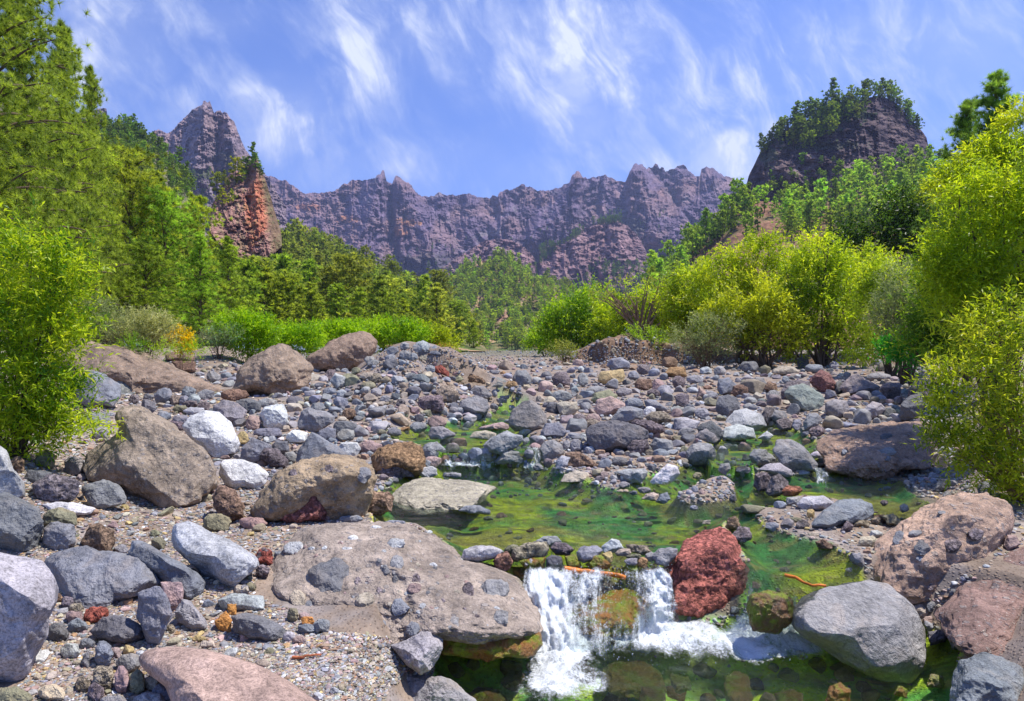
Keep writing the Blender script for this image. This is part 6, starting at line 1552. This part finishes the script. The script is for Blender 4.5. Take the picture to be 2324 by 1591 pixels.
bush('willow_tree', 'golden-green willow left of the tallest golden one', 'willow', [(1570, 650, 50, 40), (1540, 690, 50, 40), (1600, 700, 50, 50), (1560, 740, 70, 36), (1610, 620, 36, 30)], 46, 15000, .28, .10, GO[:1]+YG[1:], 22, (1570, 0), WG, stems=12, stem_r=.10, spr=7, shell=.3)
bush('willow_tree', 'fresh green willow before the grey-green bushes at right', 'willow', [(2010, 640, 50, 50), (1990, 700, 50, 60), (1960, 790, 60, 36), (2110, 660, 50, 70), (2110, 740, 50, 60)], 26, 18000, .17, .055, YG, 23, (2030, 0), WG, stems=12, stem_r=.06, spr=7, shell=.3)
bush('grey_green_bush', 'grey-green feathery bush left of the right willow', 'bush', [(2060, 650, 50, 50), (2040, 710, 60, 50), (2090, 710, 50, 50), (2060, 760, 50, 36)], 22, 14000, .12, .03, SG[:2]+[(.34, .40, .18)], 24, (2060, 0), None, stems=16, stem_r=.04)
bush('green_bush', 'vivid green weeds at the foot of the right willows', 'bush', [(2060, 800, 50, 26), (2100, 790, 40, 30), (2020, 800, 30, 20)], 19, 5000, .12, .04, FR, 25, (2070, 0), None, stems=6, stem_r=.01)
bush('dry_bush', 'pale greyish feathery bush on the eroded bank', 'bush', [(1600, 755, 50, 40), (1560, 770, 40, 30), (1640, 750, 40, 36), (1600, 790, 60, 20)], 33, 9000, .14, .035, SG, 26, (1600, 0), None, stems=26, stem_r=.035, bark=(2, 1.7, 1.5))
bush('green_bush', 'small grey-green bush on the eroded bank, left of the pale one', 'bush', [(1450, 765, 26, 16), (1480, 770, 26, 14)], 43, 2500, .2, .06, SG[:1]+GG[1:], 27)
bush('green_bush', 'low bright bush at the left foot of the right willow belt', 'bush', [(1230, 775, 22, 16), (1215, 782, 16, 10), (1260, 778, 24, 14)], 66, 3500, .34, .12, GG, 28)
bush('dry_bush', 'low olive shrub in front of the left end of the eroded bank', 'bush', [(1270, 795, 20, 12), (1290, 800, 16, 10)], 40, 1800, .16, .05, OL, 29)
bush('willow_tree', 'yellow-green willow filling the gap behind the forked-trunk willow', 'willow', [(1780, 640, 60, 60), (1650, 700, 60, 60), (1950, 600, 60, 50), (1990, 640, 50, 60), (1860, 640, 70, 60), (1720, 720, 80, 60)], 43, 16000, .28, .10, YG, 51, (1800, 0), WG, stems=8, stem_r=.1, spr=7, shell=.3)
bush('willow_tree', 'bright willow between the left end and the eroded bank willow', 'willow', [(1400, 740, 50, 50), (1350, 730, 50, 50), (1500, 740, 60, 50), (1560, 720, 60, 60), (1450, 700, 40, 40)], 58, 15000, .36, .13, YG, 52, (1420, 0), WG, stems=8, stem_r=.1, spr=7, shell=.3)
bush('willow_tree', 'deep green willow beneath the tall bright willow at right', 'willow', [(2140, 700, 60, 80), (2100, 760, 60, 50), (2200, 760, 60, 60), (2130, 610, 40, 60), (2160, 790, 80, 36)], 14, 16000, .12, .03, [(.05, .12, .01), (.14, .28, .015), (.34, .46, .02)], 53, (2150, 0), WG, stems=10, stem_r=.04, spr=8, shell=.3)
# left side bushes
bush('grey_green_bush', 'grey-green bush behind the long sloping slab', 'bush', [(240, 730, 45, 36), (215, 710, 30, 30), (265, 750, 50, 26)], 24, 9000, .12, .03, SG[:2]+[(.34, .40, .20)], 30, (240, 0))
bush('grey_green_bush', 'pale straw-green bush right of the rusty orange rock', 'bush', [(320, 750, 60, 36), (360, 765, 36, 34), (300, 770, 50, 26), (345, 735, 30, 20)], 21, 12000, .11, .025, [(.18, .20, .08), (.40, .42, .18), (.58, .56, .30)], 31, (320, 0))
bush('yellow_flowered_bush', 'small bush covered in yellow flowers', 'bush', [(408, 770, 20, 16), (418, 786, 16, 10), (400, 762, 10, 8)], 22, 2600, .09, .06, FL, 32, (410, 0), stems=5, stem_r=.01)
bush('green_bush', 'low bright grass tuft beside the yellow-flowered bush', 'bush', [(440, 795, 20, 12), (300, 785, 16, 16), (370, 795, 20, 8)], 20, 2200, .10, .02, GG, 33, (440, 0), stems=4, stem_r=.008)
bush('grey_green_bush', 'blue-green low bush at the foot of the bare-trunked pine', 'bush', [(500, 765, 26, 14), (470, 770, 22, 12), (525, 760, 20, 14)], 30, 3000, .14, .03, SG[:2]+[(.22, .40, .25)], 34)
BR = [(.12, .28, .008), (.28, .46, .010), (.42, .60, .012)]
bush('green_bush', 'round vivid yellow-green bush left of the conical brown mound', 'bush', [(555, 760, 46, 44), (530, 745, 30, 26), (580, 785, 40, 24), (595, 755, 30, 26)], 31, 14000, .17, .06, BR, 35)
bush('green_bush', 'vivid yellow-green bush between the conical and the second brown mound', 'bush', [(655, 775, 50, 26), (690, 780, 40, 24), (620, 775, 30, 18), (700, 760, 36, 16)], 34, 10000, .19, .065, BR, 36)
bush('green_bush', 'vivid yellow-green hedge-like bush behind the second brown mound', 'bush', [(760, 760, 50, 16), (810, 755, 40, 14), (720, 762, 30, 14)], 40, 7000, .22, .08, BR, 37)
bush('green_bush', 'vivid yellow-green bush behind the boulder heap', 'bush', [(880, 752, 50, 16), (925, 758, 40, 16), (850, 760, 30, 14), (900, 768, 60, 12)], 44, 9000, .24, .085, BR, 38)
bush('green_bush', 'olive-yellow bush at the right end of the boulder heap', 'bush', [(975, 765, 40, 16), (1010, 778, 26, 12), (950, 770, 30, 12)], 48, 6000, .26, .09, [(.16, .24, .01), (.32, .40, .012), (.46, .52, .02)], 39)
bush('flowering_bush', 'little red-tipped bush at the right foot of the boulder heap', 'bush', [(1020, 803, 18, 9), (1005, 797, 12, 7)], 22, 1300, .08, .03, [(.2, .28, .02), (.4, .42, .04), (.55, .2, .05)], 40, stems=3, stem_r=.006)

# haze between the stream and the cliffs
def haze():
    x0, x1, y0, y1, z0, z1 = -7600, 7600, -80, 6200, -2.2, 1500
    V = [(x, y, z) for x in (x0, x1) for y in (y0, y1) for z in (z0, z1)]
    F_ = [(0, 1, 3, 2), (4, 6, 7, 5), (0, 4, 5, 1), (2, 3, 7, 6), (0, 2, 6, 4), (1, 5, 7, 3)]
    m, t = material('haze_air'); v = t.node('ShaderNodeVolumePrincipled'); t.put(v.inputs['Color'], (.50, .60, 1, 1)); v.inputs['Density'].default_value = .00009; v.inputs['Anisotropy'].default_value = .2
    tag(mesh('haze', V, np.array(F_), finish(m, t, None, v.outputs[0]), None, False), 'thin blue mountain haze', 'haze', kind='stuff')
haze()
